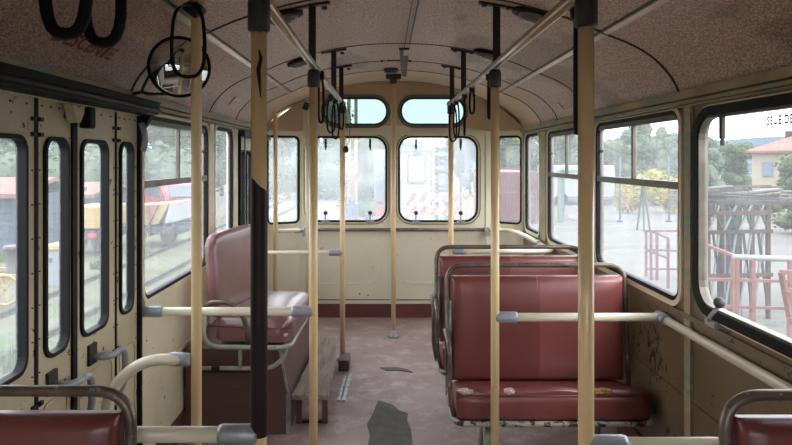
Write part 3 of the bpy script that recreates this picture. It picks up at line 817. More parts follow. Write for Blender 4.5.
# rear corner rails
t = thing('wall_rail', (0.1, YB - 0.07, 0.77), 'dark brown rail running under the two big rear windows', 'rail')
MB().tube([(-0.70, YB - 0.07, 0.776), (0.88, YB - 0.07, 0.776)], 0.016, 12).build('tube', M['tube_brown'], t)
for x in (-0.70, 0.068, 0.885):
    MB().lathe((x, YB - 0.095, 0.776), [(0.024, 0), (0.026, 0.01), (0.026, 0.04), (0.02, 0.094)], 'Y', 12).bb(x - 0.014, x + 0.014, YB - 0.09, YB - 0.06, 0.72, 0.776, bev=0.004).build('clamp', M['clamp'], t)
t = thing('wall_rail', (1.05, 5.1, 0.77), 'cream rail curving round the right rear corner', 'rail')
MB().tube(fillet([(0.89, YB - 0.07, 0.776), (1.06, YB - 0.07, 0.776), (1.14, 5.20, 0.766), (1.14, yF, 0.755)], 0.12), PR, 14).build('tube', M['pole_pale'], t)
clamp_on(MB(), (1.105, 5.38, 0.77), (0.3, -1, 0), 0.08, 0.022).build('clamp', M['clamp'], t)
clamp_on(MB(), (1.14, 4.80, 0.762), (0, -1, 0), 0.08, 0.022).build('clamp', M['clamp'], t)
t = thing('wall_rail', (-0.82, 5.3, 0.79), 'short cream rail in the left rear corner by the door', 'rail')
MB().tube([(-0.91, F / 121.0, 0.790), (-0.70, YB - 0.16, 0.785)], 0.016, 12).build('tube', M['pole_pale'], t)
clamp_on(MB(), (-0.70, YB - 0.16, 0.785), (-1, -0.4, 0), 0.07, 0.024).build('clamp', M['clamp'], t)
# curved barrier at the front door
y_ = F / 290
t = thing('door_barrier', (-0.9, y_, 0), 'cream barrier tube bending down beside the front door steps', 'barrier')
MB().tube(fillet([(-0.672, y_ - 0.0, 0.69), (-0.83, y_ - 0.02, 0.70), (-0.935, y_ - 0.05, 0.60), (-0.945, y_ - 0.06, 0.002)], 0.10), 0.0195, 16).build('tube', M['pole_pale'], t)
clamp_on(MB(), (-0.672, y_, 0.69), (-1, 0, 0.05), 0.075, 0.0235).build('clamp', M['clamp'], t)

# ================================================================ STRAPS
def strap(cx, cy, ztop, w, h, r, label, name='hanging_strap', group=None, ang=0.0, stem=0.03, mat='rubber'):
    """a flattened loop hanging from a rail"""
    pts = []
    for k in range(20):
        a = 2 * PI * k / 20
        uu = w / 2 * math.sin(a); zz = -h / 2 + h / 2 * math.cos(a)
        zz = -h * (1 - math.cos(a)) / 2; zz = -h * (0.5 - 0.5 * (abs(math.cos(a)) ** 0.6) * (1 if math.cos(a) > 0 else -1)); uu = w / 2 * (1 if uu > 0 else -1) * abs(math.sin(a)) ** 0.75 * (0.86 + 0.14 * min(1, -zz / h * 1.6))
        pts.append((cx + uu * math.cos(ang), cy + uu * math.sin(ang), ztop - stem + zz))
    t = thing(name, (cx, cy, ztop - stem - h), label, 'strap', group)
    MB().tube(pts, r, 8, closed=True).build('loop', M[mat], t)
    MB().box((cx, cy, ztop - stem * 0.5), (0.028, 0.028, stem + 0.02), bev=0.004).build('clip', M['dark_metal'], t)
    return t
s1, s2 = 480.0, 430.0
strap(-0.665, F / s1, 1.93, 0.088, 0.258, 0.0135, 'big dark loop strap nearest the viewer, top left corner')
strap(-0.655, F / s2, 1.93, 0.085, 0.248, 0.0135, 'big dark loop strap just above the red lettering')
strap(-0.665, F / 296, 1.94, 0.115, 0.25, 0.0065, 'black loop strap hanging in front of the round mirror')
strap(0.487, F / 393, ZR, 0.05, 0.295, 0.0065, 'black strap hanging close behind the thick near pole', ang=1.35)
for cx, cy, w, h, lb, a in (((331 - VX) / 166, F / 166.0, 0.05, 0.20, 'black strap left of the far-left rail cluster, close to the plank pole', 0.3),
                            ((335.5 - VX) / 158, F / 158.0, 0.045, 0.23, 'black loop strap in the middle of the left rail cluster', 0.2),
                            ((341.5 - VX) / 150, F / 150.0, 0.04, 0.16, 'short black loop strap at the end of the left overhead rail', 0.9),
                            ((321.0 - VX) / 225, F / 225.0, 0.03, 0.20, 'black strap hanging right behind the plank\'s near pole', 0.8),
                            ((453 - VX) / 148, F / 148.0, 0.05, 0.24, 'widest black loop strap beside the far right pole', 0.1),
                            ((456.5 - VX) / 155, F / 155.0, 0.04, 0.22, 'black loop strap overlapping the right oblong window', 0.4),
                            ((464.5 - VX) / 172, F / 172.0, 0.02, 0.22, 'narrow black strap to the right of the far right pole', 1.2),
                            ((472 - VX) / 189, F / 189.0, 0.03, 0.12, 'short black strap midway along the right overhead rail', 0.5),
                            ((489 - VX) / 224, F / 224.0, 0.02, 0.18, 'black strap just behind the bench-corner pole', 1.0)):
    strap(cx, cy, ZR - 0.01, w, h, 0.0055, lb, ang=a, stem=0.02)
t = thing('bell_pull', ((346 - VX) / 145, F / 145.0, 1.45), 'grey cord pull dangling beside the plank\'s far pole', 'cord')
xx, yy = (347 - VX) / 146.0, F / 146.0
MB().tube([(xx, yy, ZR), (xx + 0.025, yy, ZR - 0.12), (xx + 0.015, yy, ZR - 0.27), (xx - 0.005, yy, 1.475)], 0.003, 6).build('cord', M['frame_alu'], t)
MB().lathe((xx - 0.008, yy, 1.43), [(0.008, 0), (0.02, 0.01), (0.02, 0.03), (0.008, 0.045)], 'Z', 10).build('knob', M['capr'], t)

# ceiling lamps
def slope(u):
    return math.atan2(zc(u + 0.02) - zc(u - 0.02), 0.04)
for u, y, lb in ((0.53, 2.64, 'unlit round ceiling lamp nearest on the right'), (0.51, 3.66, 'second unlit round ceiling lamp on the right'),
                 (-0.51, 2.70, 'unlit round ceiling lamp nearest on the left'), (-0.58, 3.80, 'second unlit round ceiling lamp on the left')):
    zz = zc(u); q = Matrix.Rotation(-slope(u), 3, 'Y').to_quaternion()
    t = thing('ceiling_lamp', (XC + u, y, zz), lb, 'lamp')
    MB().lathe((XC + u, y, zz), [(0.085, 0.004), (0.085, -0.012), (0.066, -0.016)], q, 28).build('lamp_ring', M['rubber'], t)
    MB().lathe((XC + u, y, zz), [(0.064, -0.010), (0.060, -0.022), (0.045, -0.034), (0.02, -0.040), (0.001, -0.041)], q, 28).build('lamp_glass', M['lamp_glass'], t)
t = thing('ceiling_bracket', (0.10, 4.35, 1.9), 'pale blue-grey metal bracket hanging from the ceiling centre', 'bracket')
MB().beam(P(401, 48, 3.9), P(403, 76, 3.9), 0.016, 0.02).build('plate', M['lightgrey'], t)
MB().beam(P(406, 56, 3.86), P(404, 77, 3.86), 0.026, 0.03).build('clip', M['clamp'], t)
MB().beam(P(404, 44, 3.86), P(404, 50, 3.86), 0.06, 0.03).build('mount', M['dark_metal'], t)
t = thing('ceiling_bracket', (0.05, 4.4, 2.0), 'small dark bracket on the ceiling ahead of the central pole', 'bracket')
MB().tube([P(381, 61, 4.32), P(396, 59.5, 4.32), P(411, 61, 4.32)], 0.009, 8).build('bar', M['dark_metal'], t)
MB().lathe(P(385, 60.5, 4.32), [(0.018, -0.01), (0.018, 0.012)], 'Z', 10).build('bolt', M['clamp'], t)
MB().lathe(P(406, 60.5, 4.32), [(0.018, -0.01), (0.018, 0.012)], 'Z', 10).build('bolt', M['clamp'], t)
t = thing('ceiling_lamp', P(391, 73, 4.75), 'small dark dome lamp in front of the central pole mount', 'lamp')
MB().lathe(P(391, 70, 4.72), [(0.055, 0.02), (0.055, 0.0), (0.045, -0.02), (0.02, -0.03)], 'Z', 20).build('shade', M['capr'], t)

# mirror above the door
mc = P(179.5, 67, 2.42)
t = thing('round_mirror', mc, 'round convex driver mirror hanging above the front door', 'mirror')
nrm = Vector((0.42, -1.0, -0.12)).normalized(); q = nrm.to_track_quat('Z', 'Y')
R_ = 0.112
prof = [(R_ * math.sin(a), 0.085 * (math.cos(a) - math.cos(1.15)) * 0.55) for a in [1.57 * k / 10 * 1.0 for k in range(10, -1, -1)]]
MB().lathe(mc, [(R_ * (1 - (k / 10.0)), 0.028 * (1 - (1 - k / 10.0) ** 2) + 0.003) for k in range(0, 11)], q, 40).build('mirror_glass', M['mirror'], t)
rp_ = []
for k in range(40):
    a = 2 * PI * k / 40; rp_.append(mc + q @ Vector((R_ * 1.0 * math.cos(a), R_ * math.sin(a), 0.002)))
MB().tube(rp_, 0.0045, 8, closed=True).build('rim', M['rubber'], t)
MB().lathe(mc, [(R_, -0.001), (R_ * 0.8, -0.02), (0.02, -0.035)], q, 40).build('backing', M['dark_metal'], t)
MB().tube(fillet([P(150, 74, 2.45), P(141, 92, 2.45), P(150, 94, 2.45), P(172, 94, 2.44), P(174, 90, 2.42)], 0.02), 0.006, 8).build('arm', M['dark_metal'], t)
MB().tube([P(141, 92, 2.45), Vector((XL + 0.03, 2.52, 1.64))], 0.007, 8).build('arm', M['dark_metal'], t)

# stickers on coves
for s_, y, w, h, lb in ((0.10, 3.98, 0.13, 0.065, 'small red and white sticker on the left cove by the second seam'),
                        (0.065, 3.10, 0.16, 0.06, 'red and white sticker on the left cove beside the bent pole')):
    a = on_prof(s_, 0.003); b_ = on_prof(s_ + h, 0.003)
    tag(MB().prism([(XC + a.x, y, a.y), (XC + a.x, y + w, a.y), (XC + b_.x, y + w, b_.y), (XC + b_.x, y, b_.y)], (0.001, 0, -0.001)).build('sticker', M['sticker']), lb, 'sticker')
a = on_prof(SL[-1] - 0.07, 0.003); b_ = on_prof(SL[-1] - 0.13, 0.003)
tag(MB().prism([(XC + a.x, 4.10, a.y), (XC + a.x, 4.24, a.y), (XC + b_.x, 4.24, b_.y), (XC + b_.x, 4.10, b_.y)], (-0.001, 0, -0.001)).build('sticker', M['sticker']), 'peeling pale sticker on the right cove', 'sticker')

# ================================================================ SEATS
def pad(name, x0, x1, p_bot, p_top, th, mat, par, bulge=0.02, label=None, nx=10, nz=8, rnd=0.03, join=0):
    """upholstered slab: front surface runs from p_bot to p_top (y,z), between x0 and x1"""
    mbx = MB(); b0 = Vector((0, p_bot[0], p_bot[1])); b1 = Vector((0, p_top[0], p_top[1]))
    d = (b1 - b0); L_ = d.length; d.normalize()
    nn = Vector((0, -d.z, d.y))
    if nn.y > 0 and abs(d.z) > 0.5: nn = -nn
    if abs(d.z) <= 0.5 and nn.z < 0: nn = -nn
    us = [0, 0.012, 0.035] + [0.035 + (1 - 0.07) * k / nx for k in range(1, nx)] + [0.965, 0.988, 1]
    vs2 = [0, 0.02, 0.06] + [0.06 + 0.88 * k / nz for k in range(1, nz)] + [0.94, 0.98, 1]
    def fr(u, v):
        e = min(u * (x1 - x0) if join != -1 else 9, (1 - u) * (x1 - x0) if join != 1 else 9, v * L_, (1 - v) * L_)
        ub = u / 2 if join == 1 else (0.5 + u / 2 if join == -1 else u)
        k = min(1.0, e / rnd); return th * (0.35 + 0.65 * math.sqrt(max(0, 1 - (1 - k) ** 2))) + bulge * math.sin(PI * ub) * math.sin(PI * v)
    g = [[mbx.bm.verts.new(b0 + Vector((x0 + (x1 - x0) * u, 0, 0)) + d * L_ * v + nn * fr(u, v)) for u in us] for v in vs2]
    h = [[mbx.bm.verts.new(b0 + Vector((x0 + (x1 - x0) * u, 0, 0)) + d * L_ * v) for u in us] for v in vs2]
    for A in (g, h):
        for j in range(len(vs2) - 1):
            for i in range(len(us) - 1):
                f = mbx.bm.faces.new((A[j][i], A[j][i + 1], A[j + 1][i + 1], A[j + 1][i])); f.smooth = True
    def side(a, b2, c, e): mbx.bm.faces.new((a, b2, c, e))
    for i in range(len(us) - 1):
        side(g[0][i], g[0][i + 1], h[0][i + 1], h[0][i]); side(g[-1][i], g[-1][i + 1], h[-1][i + 1], h[-1][i])
    for j in range(len(vs2) - 1):
        side(g[j][0], g[j + 1][0], h[j + 1][0], h[j][0]); side(g[j][-1], g[j + 1][-1], h[j + 1][-1], h[j][-1])
    return mbx.build(name, mat, par, label=label)

def bench(x0, x1, yt, label, double=True, arms=1, torn=False, cat='seat'):
    """bus seat facing the viewer; yt is the depth of the backrest top"""
    nm = 'double_bus_seat' if double else 'single_bus_seat'
    t = thing(nm, ((x0 + x1) / 2, yt - 0.25, 0), label, cat)
    yb = yt - 0.05; xm = (x0 + x1) / 2; ZT = 0.875
    r = 0.0125
    # hoop
    MB().tube(fillet([(x0, yb - 0.01, 0.27), (x0, yb, 0.36), (x0, yt, ZT), (x1, yt, ZT), (x1, yb, 0.36), (x1, yb - 0.01, 0.27)], 0.085, 8), r, 12).build('back_frame', M['tube_brown'], t)
    MB().tube([(x0 + 0.003, yb + 0.0, 0.36), (x0 + 0.001, yt - 0.07, 0.72)], r + 0.002, 12).build('side_tube', M['tube_green'], t)
    g = 0.018
    if double:
        pad('backrest', x0 + g, xm, (yb + 0.025, 0.335), (yt - 0.005, 0.825), 0.05, M['maroon'], t, 0.012, 'darker maroon half of the backrest', join=1)
        pad('backrest', xm + 0.0, x1 - g, (yb + 0.025, 0.335), (yt - 0.005, 0.825), 0.05, M['maroon_b'], t, 0.012, 'lighter, glossier half of the backrest', join=-1)
    else:
        pad('backrest', x0 + g, x1 - g, (yb + 0.025, 0.335), (yt - 0.005, 0.835), 0.05, M['maroon'], t, 0.012)
    # backing board
    MB().prism([(x0 + g, yb + 0.027, 0.335), (x1 - g, yb + 0.027, 0.335), (x1 - g, yt, 0.825), (x0 + g, yt, 0.825)], (0, 0.012, 0)).build('back_board', M['wheelbox'], t)
    yf = yt - 0.355
    # cushion: top pad and front roll
    cu = MB()
    for k, (a, b_) in enumerate(((x0 + 0.008, x1 - 0.012),)):
        n_ = 16
        prof = [(yb + 0.02, 0.262), (yb + 0.02, 0.335), (yb - 0.03, 0.342), (yb - 0.12, 0.362), (yb - 0.22, 0.382), (yf + 0.04, 0.397), (yf + 0.014, 0.397), (yf + 0.003, 0.388), (yf + 0.009, 0.374),
                (yf - 0.002, 0.364), (yf - 0.004, 0.34), (yf - 0.002, 0.29), (yf + 0.005, 0.272), (yf + 0.02, 0.262)]
        cols = []
        for i in range(n_ + 1):
            u = i / n_; x = a + (b_ - a) * u
            e = min(u, 1 - u) * (b_ - a); kk = min(1, e / 0.03); sh = 1 - math.sqrt(max(0, 1 - (1 - kk) ** 2))
            wv = 0.004 * math.sin(11 * u + 2) + 0.003 * math.sin(27 * u)
            cols.append([cu.bm.verts.new((x, y + (0.02 * sh if y < yb else 0), z + (wv if z > 0.37 else 0) - (0.02 * sh if z > 0.30 else 0))) for y, z in prof])
        for A, B in zip(cols, cols[1:]):
            for j in range(len(prof) - 1):
                f = cu.bm.faces.new((A[j], A[j + 1], B[j + 1], B[j])); f.smooth = True
            cu.bm.faces.new((A[-1], A[0], B[0], B[-1]))
        cu.bm.faces.new(cols[0]); cu.bm.faces.new(cols[-1][::-1])
    cush = cu.build('cushion', M['maroon_c'], t)
    MB().tube([(x0 + 0.03, yf + 0.004, 0.373), (x1 - 0.03, yf + 0.004, 0.373)], 0.004, 6).build('piping', M['maroon'], cush)
    if torn:
        for xx_, w_, m_ in ((x0 + 0.05, 0.034, 'lining'), (x0 + 0.235, 0.026, 'lining'), (x0 + 0.635, 0.045, 'foam')):
            f_ = MB(); bmesh.ops.create_icosphere(f_.bm, subdivisions=3, radius=1, matrix=Matrix.Translation((xx_, yf + 0.016, 0.390)) @ Matrix.Diagonal((w_, 0.020, 0.011, 1)))
            for v in f_.bm.verts: v.co += Vector((random.uniform(-1, 1) * 0.004, random.uniform(-1, 1) * 0.003, random.uniform(-1, 1) * 0.003))
            f_.build('torn_padding', M[m_], cush, label='yellow foam showing through torn vinyl' if m_ == 'foam' else 'frayed tear with pale lining')
    MB().tube(fillet([(x0 + 0.0, yb, 0.30), (x0 - 0.005, yf + 0.002, 0.255), (x1 + 0.0, yf + 0.002, 0.255), (x1 - 0.0, yb, 0.28)], 0.06, 6), 0.0125, 10).build('seat_rim', M['rim'], t)
    MB().bb(x0 + 0.02, x1 - 0.02, yf + 0.02, yb, 0.243, 0.258).build('seat_pan', M['dark_metal'], t)
    for lx in (x0 + 0.15, x1 - 0.15):
        for ly in (yf + 0.07, yb - 0.02):
            MB().tube([(lx, ly, 0.245), (lx, ly, 0.001)], 0.013, 10).build('leg', M['tube_pale'], t)
    for k in range(arms):
        ax_ = x0 - 0.02 - 0.012 * k; y1_ = yb - 0.02 + 0.06 * k; y0_ = yb - 0.29 + 0.14 * k; zt_ = 0.60 + 0.02 * k
        MB().tube(fillet([(ax_ + 0.02, y1_, 0.46), (ax_, y1_ - 0.02, zt_), (ax_, y0_, zt_ - 0.03), (ax_, y0_ + 0.01, 0.36), (ax_ + 0.02, y0_ + 0.03, 0.27)], 0.06, 6), 0.010, 10).build('armrest', M['tube_brown'], t)
    return t
bench(0.298, 1.150, 3.08, 'near double maroon bench, its cushion edge torn, right of the aisle', torn=True)
bench(0.298, 1.150, 3.72, 'farther double maroon bench showing just above the near one', arms=2)
bench(-1.0, -0.552, 1.40, 'single maroon seat at the bottom left, only its back top visible', False, 0)
bench(0.726, 1.150, 1.375, 'single maroon seat at the bottom right corner under the wall rail', False, 0)

# side seat over the wheel box
t = thing('side_seat', (-0.70, 3.5, 0.43), 'dusty rose side seat on the wheel box, facing the aisle', 'seat')
A0 = P(205, 236, 3.30); A1 = P(250, 223, 3.90)      # top corners of back
B0 = P(208, 322, 3.25); B1 = P(255, 302, 3.84)
A0 = Vector((-0.925, 3.26, 0.995)); A1 = Vector((-0.815, 3.90, 1.0)); B0 = Vector((-0.885, 3.24, 0.56)); B1 = Vector((-0.775, 3.88, 0.56))
def quad_pad(name, c00, c10, c11, c01, th, mat, par, bulge=0.015, rnd=0.035, nu=12, nv=12, label=None):
    mbx = MB()
    nn = (c10 - c00).cross(c01 - c00).normalized()
    Lu = (c10 - c00).length; Lv = (c01 - c00).length
    us = [0, 0.01, 0.03, 0.06] + [0.06 + 0.88 * k / nu for k in range(1, nu)] + [0.94, 0.97, 0.99, 1]
    def pt(u, v, o): return (c00 * (1 - u) + c10 * u) * (1 - v) + (c01 * (1 - u) + c11 * u) * v + nn * o
    def fr(u, v):
        e = min(u * Lu, (1 - u) * Lu, v * Lv, (1 - v) * Lv); k = min(1.0, e / rnd)
        return th * (0.3 + 0.7 * math.sqrt(max(0, 1 - (1 - k) ** 2))) + bulge * math.sin(PI * u) * math.sin(PI * v)
    def rc(u, v):  # round the corners in plan
        cu_, cv_ = (u - 0.5) * 2, (v - 0.5) * 2
        k = max(0, abs(cu_) + abs(cv_) - 1.72) * 0.35
        return 0.5 + cu_ * (1 - k) / 2, 0.5 + cv_ * (1 - k) / 2
    g = [[mbx.bm.verts.new(pt(*rc(u, v), fr(u, v))) for u in us] for v in us]
    h = [[mbx.bm.verts.new(pt(*rc(u, v), 0)) for u in us] for v in us]
    N = len(us)
    for A in (g, h):
        for j in range(N - 1):
            for i in range(N - 1):
                f = mbx.bm.faces.new((A[j][i], A[j][i + 1], A[j + 1][i + 1], A[j + 1][i])); f.smooth = True
    for i in range(N - 1):
        for a, b2 in ((g[0], h[0]), (g[-1], h[-1])): mbx.bm.faces.new((a[i], a[i + 1], b2[i + 1], b2[i]))
        for jj in (0, -1): mbx.bm.faces.new((g[i][jj], g[i + 1][jj], h[i + 1][jj], h[i][jj]))
    return mbx.build(name, mat, par, label=label)
quad_pad('backrest', B1, B0, A0, A1, -0.05, M['maroon_side'], t, bulge=-0.008, rnd=0.02)
K0 = Vector((-0.885, 3.22, 0.475)); K1 = Vector((-0.47, 3.16, 0.475)); K2 = Vector((-0.435, 3.88, 0.475)); K3 = Vector((-0.78, 3.90, 0.475))
cs = quad_pad('cushion', K0, K1, K2, K3, 0.115, M['maroon_side'], t, bulge=0.02, rnd=0.05)
MB().tube(fillet([K0 + Vector((0, 0, 0.07)), K1 + Vector((0, 0, 0.07)), K2 + Vector((0, 0, 0.07))], 0.05), 0.004, 6).build('piping', M['maroon_lino'], cs)
MB().tube(fillet([(-0.925, 3.22, 0.62), (-0.86, 3.13, 0.685), (-0.74, 3.12, 0.685), (-0.685, 3.14, 0.60), (-0.68, 3.17, 0.47)], 0.09), 0.013, 10).build('armrest', M['tube_brown'], t)
MB().tube(fillet([(-0.90, 3.18, 0.62), (-0.90, 3.17, 0.455), (-0.47, 3.15, 0.455), (-0.46, 3.86, 0.455)], 0.08), 0.012, 10).build('seat_frame', M['tube_pale'], t)
for x in (-0.72,):
    MB().tube([(x, 3.18, 0.455), (x, 3.18, 0.345)], 0.010, 8).build('strut', M['tube_pale'], t)
MB().tube(fillet([(-0.93, 3.18, 0.345), (-0.56, 3.18, 0.345), (-0.50, 3.18, 0.40), (-0.49, 3.18, 0.455)], 0.06), 0.011, 10).build('lower_tube', M['tube_pale'], t)
for x in (-0.84, -0.62):
    MB().bb(x - 0.02, x + 0.02, 3.165, 3.195, 0.33, 0.36, bev=0.003).build('bolt_clip', M['dark_metal'], t)
MB().box(P(286, 335, 3.14), (0.02, 0.012, 0.014), bev=0.003).build('torn_corner', M['lining'], t, label='frayed pale tear at the cushion corner')

# wheel box
wbx = thing('wheel_box', (-0.76, 3.8, 0), 'dark maroon wheel-arch box with metal-edged corner under the side seat', 'box')
bm_ = MB()
bm_.prism([(XL + 0.015, 3.22, 0.001), (-0.485, 3.22, 0.001), (-0.485, 3.22, 0.20), (-0.53, 3.22, 0.43), (XL + 0.015, 3.22, 0.43)], (0, 1.10, 0))
bm_.build('box_body', M['wheelbox'], wbx)
e_ = MB()
for a, b_ in (((-0.485, 0.001), (-0.485, 0.20)), ((-0.485, 0.20), (-0.53, 0.43))):
    e_.beam((a[0], 3.214, a[1]), (b_[0], 3.214, b_[1]), 0.022, 0.010)
for k in range(9):
    zz = 0.03 + 0.045 * k; xx_ = -0.485 if zz < 0.2 else -0.485 - 0.045 * (zz - 0.2) / 0.23
    e_.lathe((xx_, 3.209, zz), [(0.004, 0), (0.003, -0.003)], 'Y', 6)
e_.build('edge_strip', M['alu'], wbx)
MB().bb(-0.95, -0.62, 3.205, 3.225, 0.315, 0.335).build('rail_plate', M['dark_metal'], wbx)

# plank on legs
t = thing('plank_step', (-0.38, 3.8, 0), 'low weathered wooden plank step beside the maroon wheel box', 'step')
pl = MB()
nY = 14; top_l = []; top_r = []
for k in range(nY + 1):
    f = k / nY; y = 3.28 + 1.07 * f
    xl = -0.475 + 0.035 * f + random.uniform(-0.004, 0.004) ; xr = -0.29 - 0.02 * f + random.uniform(-0.003, 0.003)
    top_l.append((xl, y)); top_r.append((xr, y))
pl.prism([(x, y, 0.150) for x, y in top_l + top_r[::-1]], (0, 0, 0.024))
pl.build('plank', M['wood'], t)
for x, y in ((-0.45, 3.36), (-0.315, 3.36), (-0.43, 4.26), (-0.345, 4.26)):
    MB().bb(x - 0.014, x + 0.014, y - 0.014, y + 0.014, 0.001, 0.150).build('leg', M['wheelbox'], t)
MB().bb(-0.46, -0.30, 3.35, 3.37, 0.003, 0.015).build('foot_rail', M['dark_metal'], t)
MB().bb(-0.44, -0.335, 4.25, 4.27, 0.003, 0.015).build('foot_rail', M['dark_metal'], t)
tag(MB().bb(-0.305, -0.235, 4.18, 4.36, 0.001, 0.07, bev=0.004).build('wooden_block', M['wheelbox'], org=(-0.29, 4.2, 0)), 'small dark wooden block at the far end of the plank', 'block')
for k, (xx_, lb) in enumerate(((-0.262, 'bent aluminium floor strip next to the plank legs'), (-0.232, 'aluminium floor strip on the aisle side of its twin'))):
    q = MB().beam((xx_ - 0.004, 3.66, 0.004), (xx_ + 0.01, 4.12, 0.004), 0.018, 0.004)
    for j in range(6): q.lathe((xx_ + j * 0.002, 3.72 + 0.07 * j, 0.006), [(0.003, 0), (0.002, 0.002)], 'Z', 6)
    tag(q.build('floor_strip', M['alu'], org=(xx_, 3.9, 0)), lb, 'strip')

# ================================================================ OUTSIDE
gr = MB().bb(-120, 120, -60, 200, GZ - 0.5, GZ)
tag(gr.build('ground', M['ground']), 'pale gravel yard around the bus', 'ground', kind='structure')
gg = MB().bb(-40, -2.4, -10, 26, GZ, GZ + 0.02)
tag(gg.build('grass_verge', M['grassy']), 'weedy strip of ground left of the bus', 'ground', kind='structure')
hl = MB()
N = 60; prev = None
for k in range(N + 1):
    a = math.radians(-70 + 140 * k / N); R1 = 150
    h = 6.2 + 1.0 * math.sin(k * 0.5) + 0.8 * math.sin(k * 1.3 + 1)
    pts = [(R1 * 0.8 * math.sin(a), R1 * 0.8 * math.cos(a), GZ), (R1 * math.sin(a), R1 * math.cos(a), GZ + h), (R1 * 1.3 * math.sin(a), R1 * 1.3 * math.cos(a), GZ + h * 1.1)]
    row = [hl.bm.verts.new(p) for p in pts]
    if prev:
        for i in range(2): hl.bm.faces.new((prev[i], row[i], row[i + 1], prev[i + 1]))
    prev = row
tag(hl.build('hills', M['hill']), 'low wooded hills on the horizon', 'hills', kind='structure')

# trees
def crown_mesh(mbx, blobs, nleaf, size):
    for c, r in blobs:
        bmesh.ops.create_icosphere(mbx.bm, subdivisions=2, radius=1, matrix=Matrix.Translation(c) @ Matrix.Diagonal((r[0] * 0.82, r[1] * 0.82, r[2] * 0.82, 1)))
    for _ in range(nleaf):
        c, r = random.choice(blobs)
        v = Vector((random.gauss(0, 1), random.gauss(0, 1), random.gauss(0, 1))).normalized() * random.uniform(0.78, 1.08)
        p = Vector((c[0] + v.x * r[0], c[1] + v.y * r[1], c[2] + v.z * r[2]))
        q = Vector((random.gauss(0, 1), random.gauss(0, 1), random.gauss(0, 1))).to_track_quat('Z', 'Y')
        s_ = size * random.uniform(0.6, 1.3)
        vv = [mbx.bm.verts.new(p + q @ Vector(o)) for o in ((-s_, 0, 0), (0, -s_ * 0.5, 0), (s_, 0, 0), (0, s_ * 0.5, 0))]
        mbx.bm.faces.new(vv)
def make_tree(label, mat, h=7.0, w=2.4, group='trees around the yard', name='tree', nleaf=2200, leaf=0.16):
    t = thing(name, (0, 0, 0), label, name.split('_')[-1], group)
    tr_ = MB().tube([(0, 0, 0), (0.1, 0.05, h * 0.3), (0.0, 0.1, h * 0.55), (0.15, 0, h * 0.8)], [0.16, 0.13, 0.09, 0.03], 8)
    tr_.build('trunk', M['bark'], t)
    bl = [((random.uniform(-0.5, 0.5) * w, random.uniform(-0.5, 0.5) * w, h * random.uniform(0.14, 0.86)), (w * random.uniform(0.32, 0.5),) * 2 + (h * random.uniform(0.10, 0.16),)) for _ in range(18)]
    cr = MB(); crown_mesh(cr, bl, nleaf, leaf); cr.build('crown', M[mat], t)
    return t
T1 = make_tree('', 'leaf_b', 8.0, 2.8); T2 = make_tree('', 'leaf_a', 7.0, 3.0); T3 = make_tree('', 'leaf_b', 9.5, 2.6)
protos = [T1, T2, T3]
used = set()
where = [  # px, distance, scale, kind, label
    (-35, 34, 1.0, 0, 'tree seen through the first door pane behind the sheds'), (22, 41, 1.1, 1, 'tree behind the blue shed seen through the nearest door panes'),
    (78, 34, 0.9, 2, 'tree behind the sheds seen through the third door pane'), (126, 41, 1.1, 0, 'tree seen through the fourth door pane'),
    (176, 34, 0.92, 1, 'tree directly above the red car'), (222, 41, 0.92, 2, 'tree seen through the narrow left window'),
    (274, 53, 0.8, 0, 'pale tree seen through the left rear corner window'),
    (326, 46, 0.85, 2, 'pale tree at the left edge of the left rear window'), (368, 24, 0.5, 1, 'small leafy tree at the right side of the left rear window'),
    (470, 42, 0.7, 0, 'tree at the right edge of the right rear window'),
    (510, 36, 0.62, 1, 'tree above the dark red container'), (536, 43, 0.60, 0, 'tree seen through the narrow right window'),
    (562, 36, 0.56, 2, 'tree in the third right window'), (588, 43, 0.62, 0, 'tree hidden mostly behind the thick near pole'),
    (618, 36, 0.5, 1, 'tree at the left of the split right window'), (638, 43, 0.68, 0, 'tree in the middle of the split right window'),
    (668, 36, 0.48, 2, 'tree at the right of the split right window'), (694, 43, 0.56, 1, 'tree between the split window and the exit window'),
    (704, 36, 0.46, 0, 'tree at the left edge of the exit window'), (738, 43, 0.50, 1, 'tree touching the left end of the tiled house'),
    (808, 19.5, 0.36, 1, 'dark green tree in front of the tiled house at the frame edge')]
for px, d, sc, kd, lb in where:
    pr = protos[kd]
    o = pr if kd not in used else copy_tree(pr)
    used.add(kd)
    o.location = ((px - VX) * d / F, d, GZ)
    o.scale = (sc, sc, sc); o.rotation_euler = (0, 0, random.uniform(0, 6))
    o['label'] = lb
def hedge(x0, x1, y, h, label):
    t = thing('hedge', ((x0 + x1) / 2, y, GZ), label, 'hedge')
    n_ = int((x1 - x0) / 1.1)
    bl = [((x0 + (x1 - x0) * (k + 0.5) / n_, y + random.uniform(-0.4, 0.4), GZ + h * random.uniform(0.40, 0.55)), (1.1, 0.8, h * 0.5)) for k in range(n_)]
    c_ = MB(); crown_mesh(c_, bl, 160 * n_, 0.16); c_.build('foliage', M['leaf_b'], t)
    w_ = MB()
    for b_ in bl: w_.tube([(b_[0][0], b_[0][1], GZ), (b_[0][0], b_[0][1], GZ + h * 0.4)], 0.05, 6)
    w_.build('stems', M['bark'], t)
hedge(-24, -8.6, 28.6, 3.0, 'dense grey-green hedge behind the sheds and the red car')
hedge(-8.4, -1.6, 37, 2.6, 'hedge at the back of the yard behind the left rear windows')
hedge(9.0, 22, 48, 3.2, 'hedge below the trees beyond the right windows')
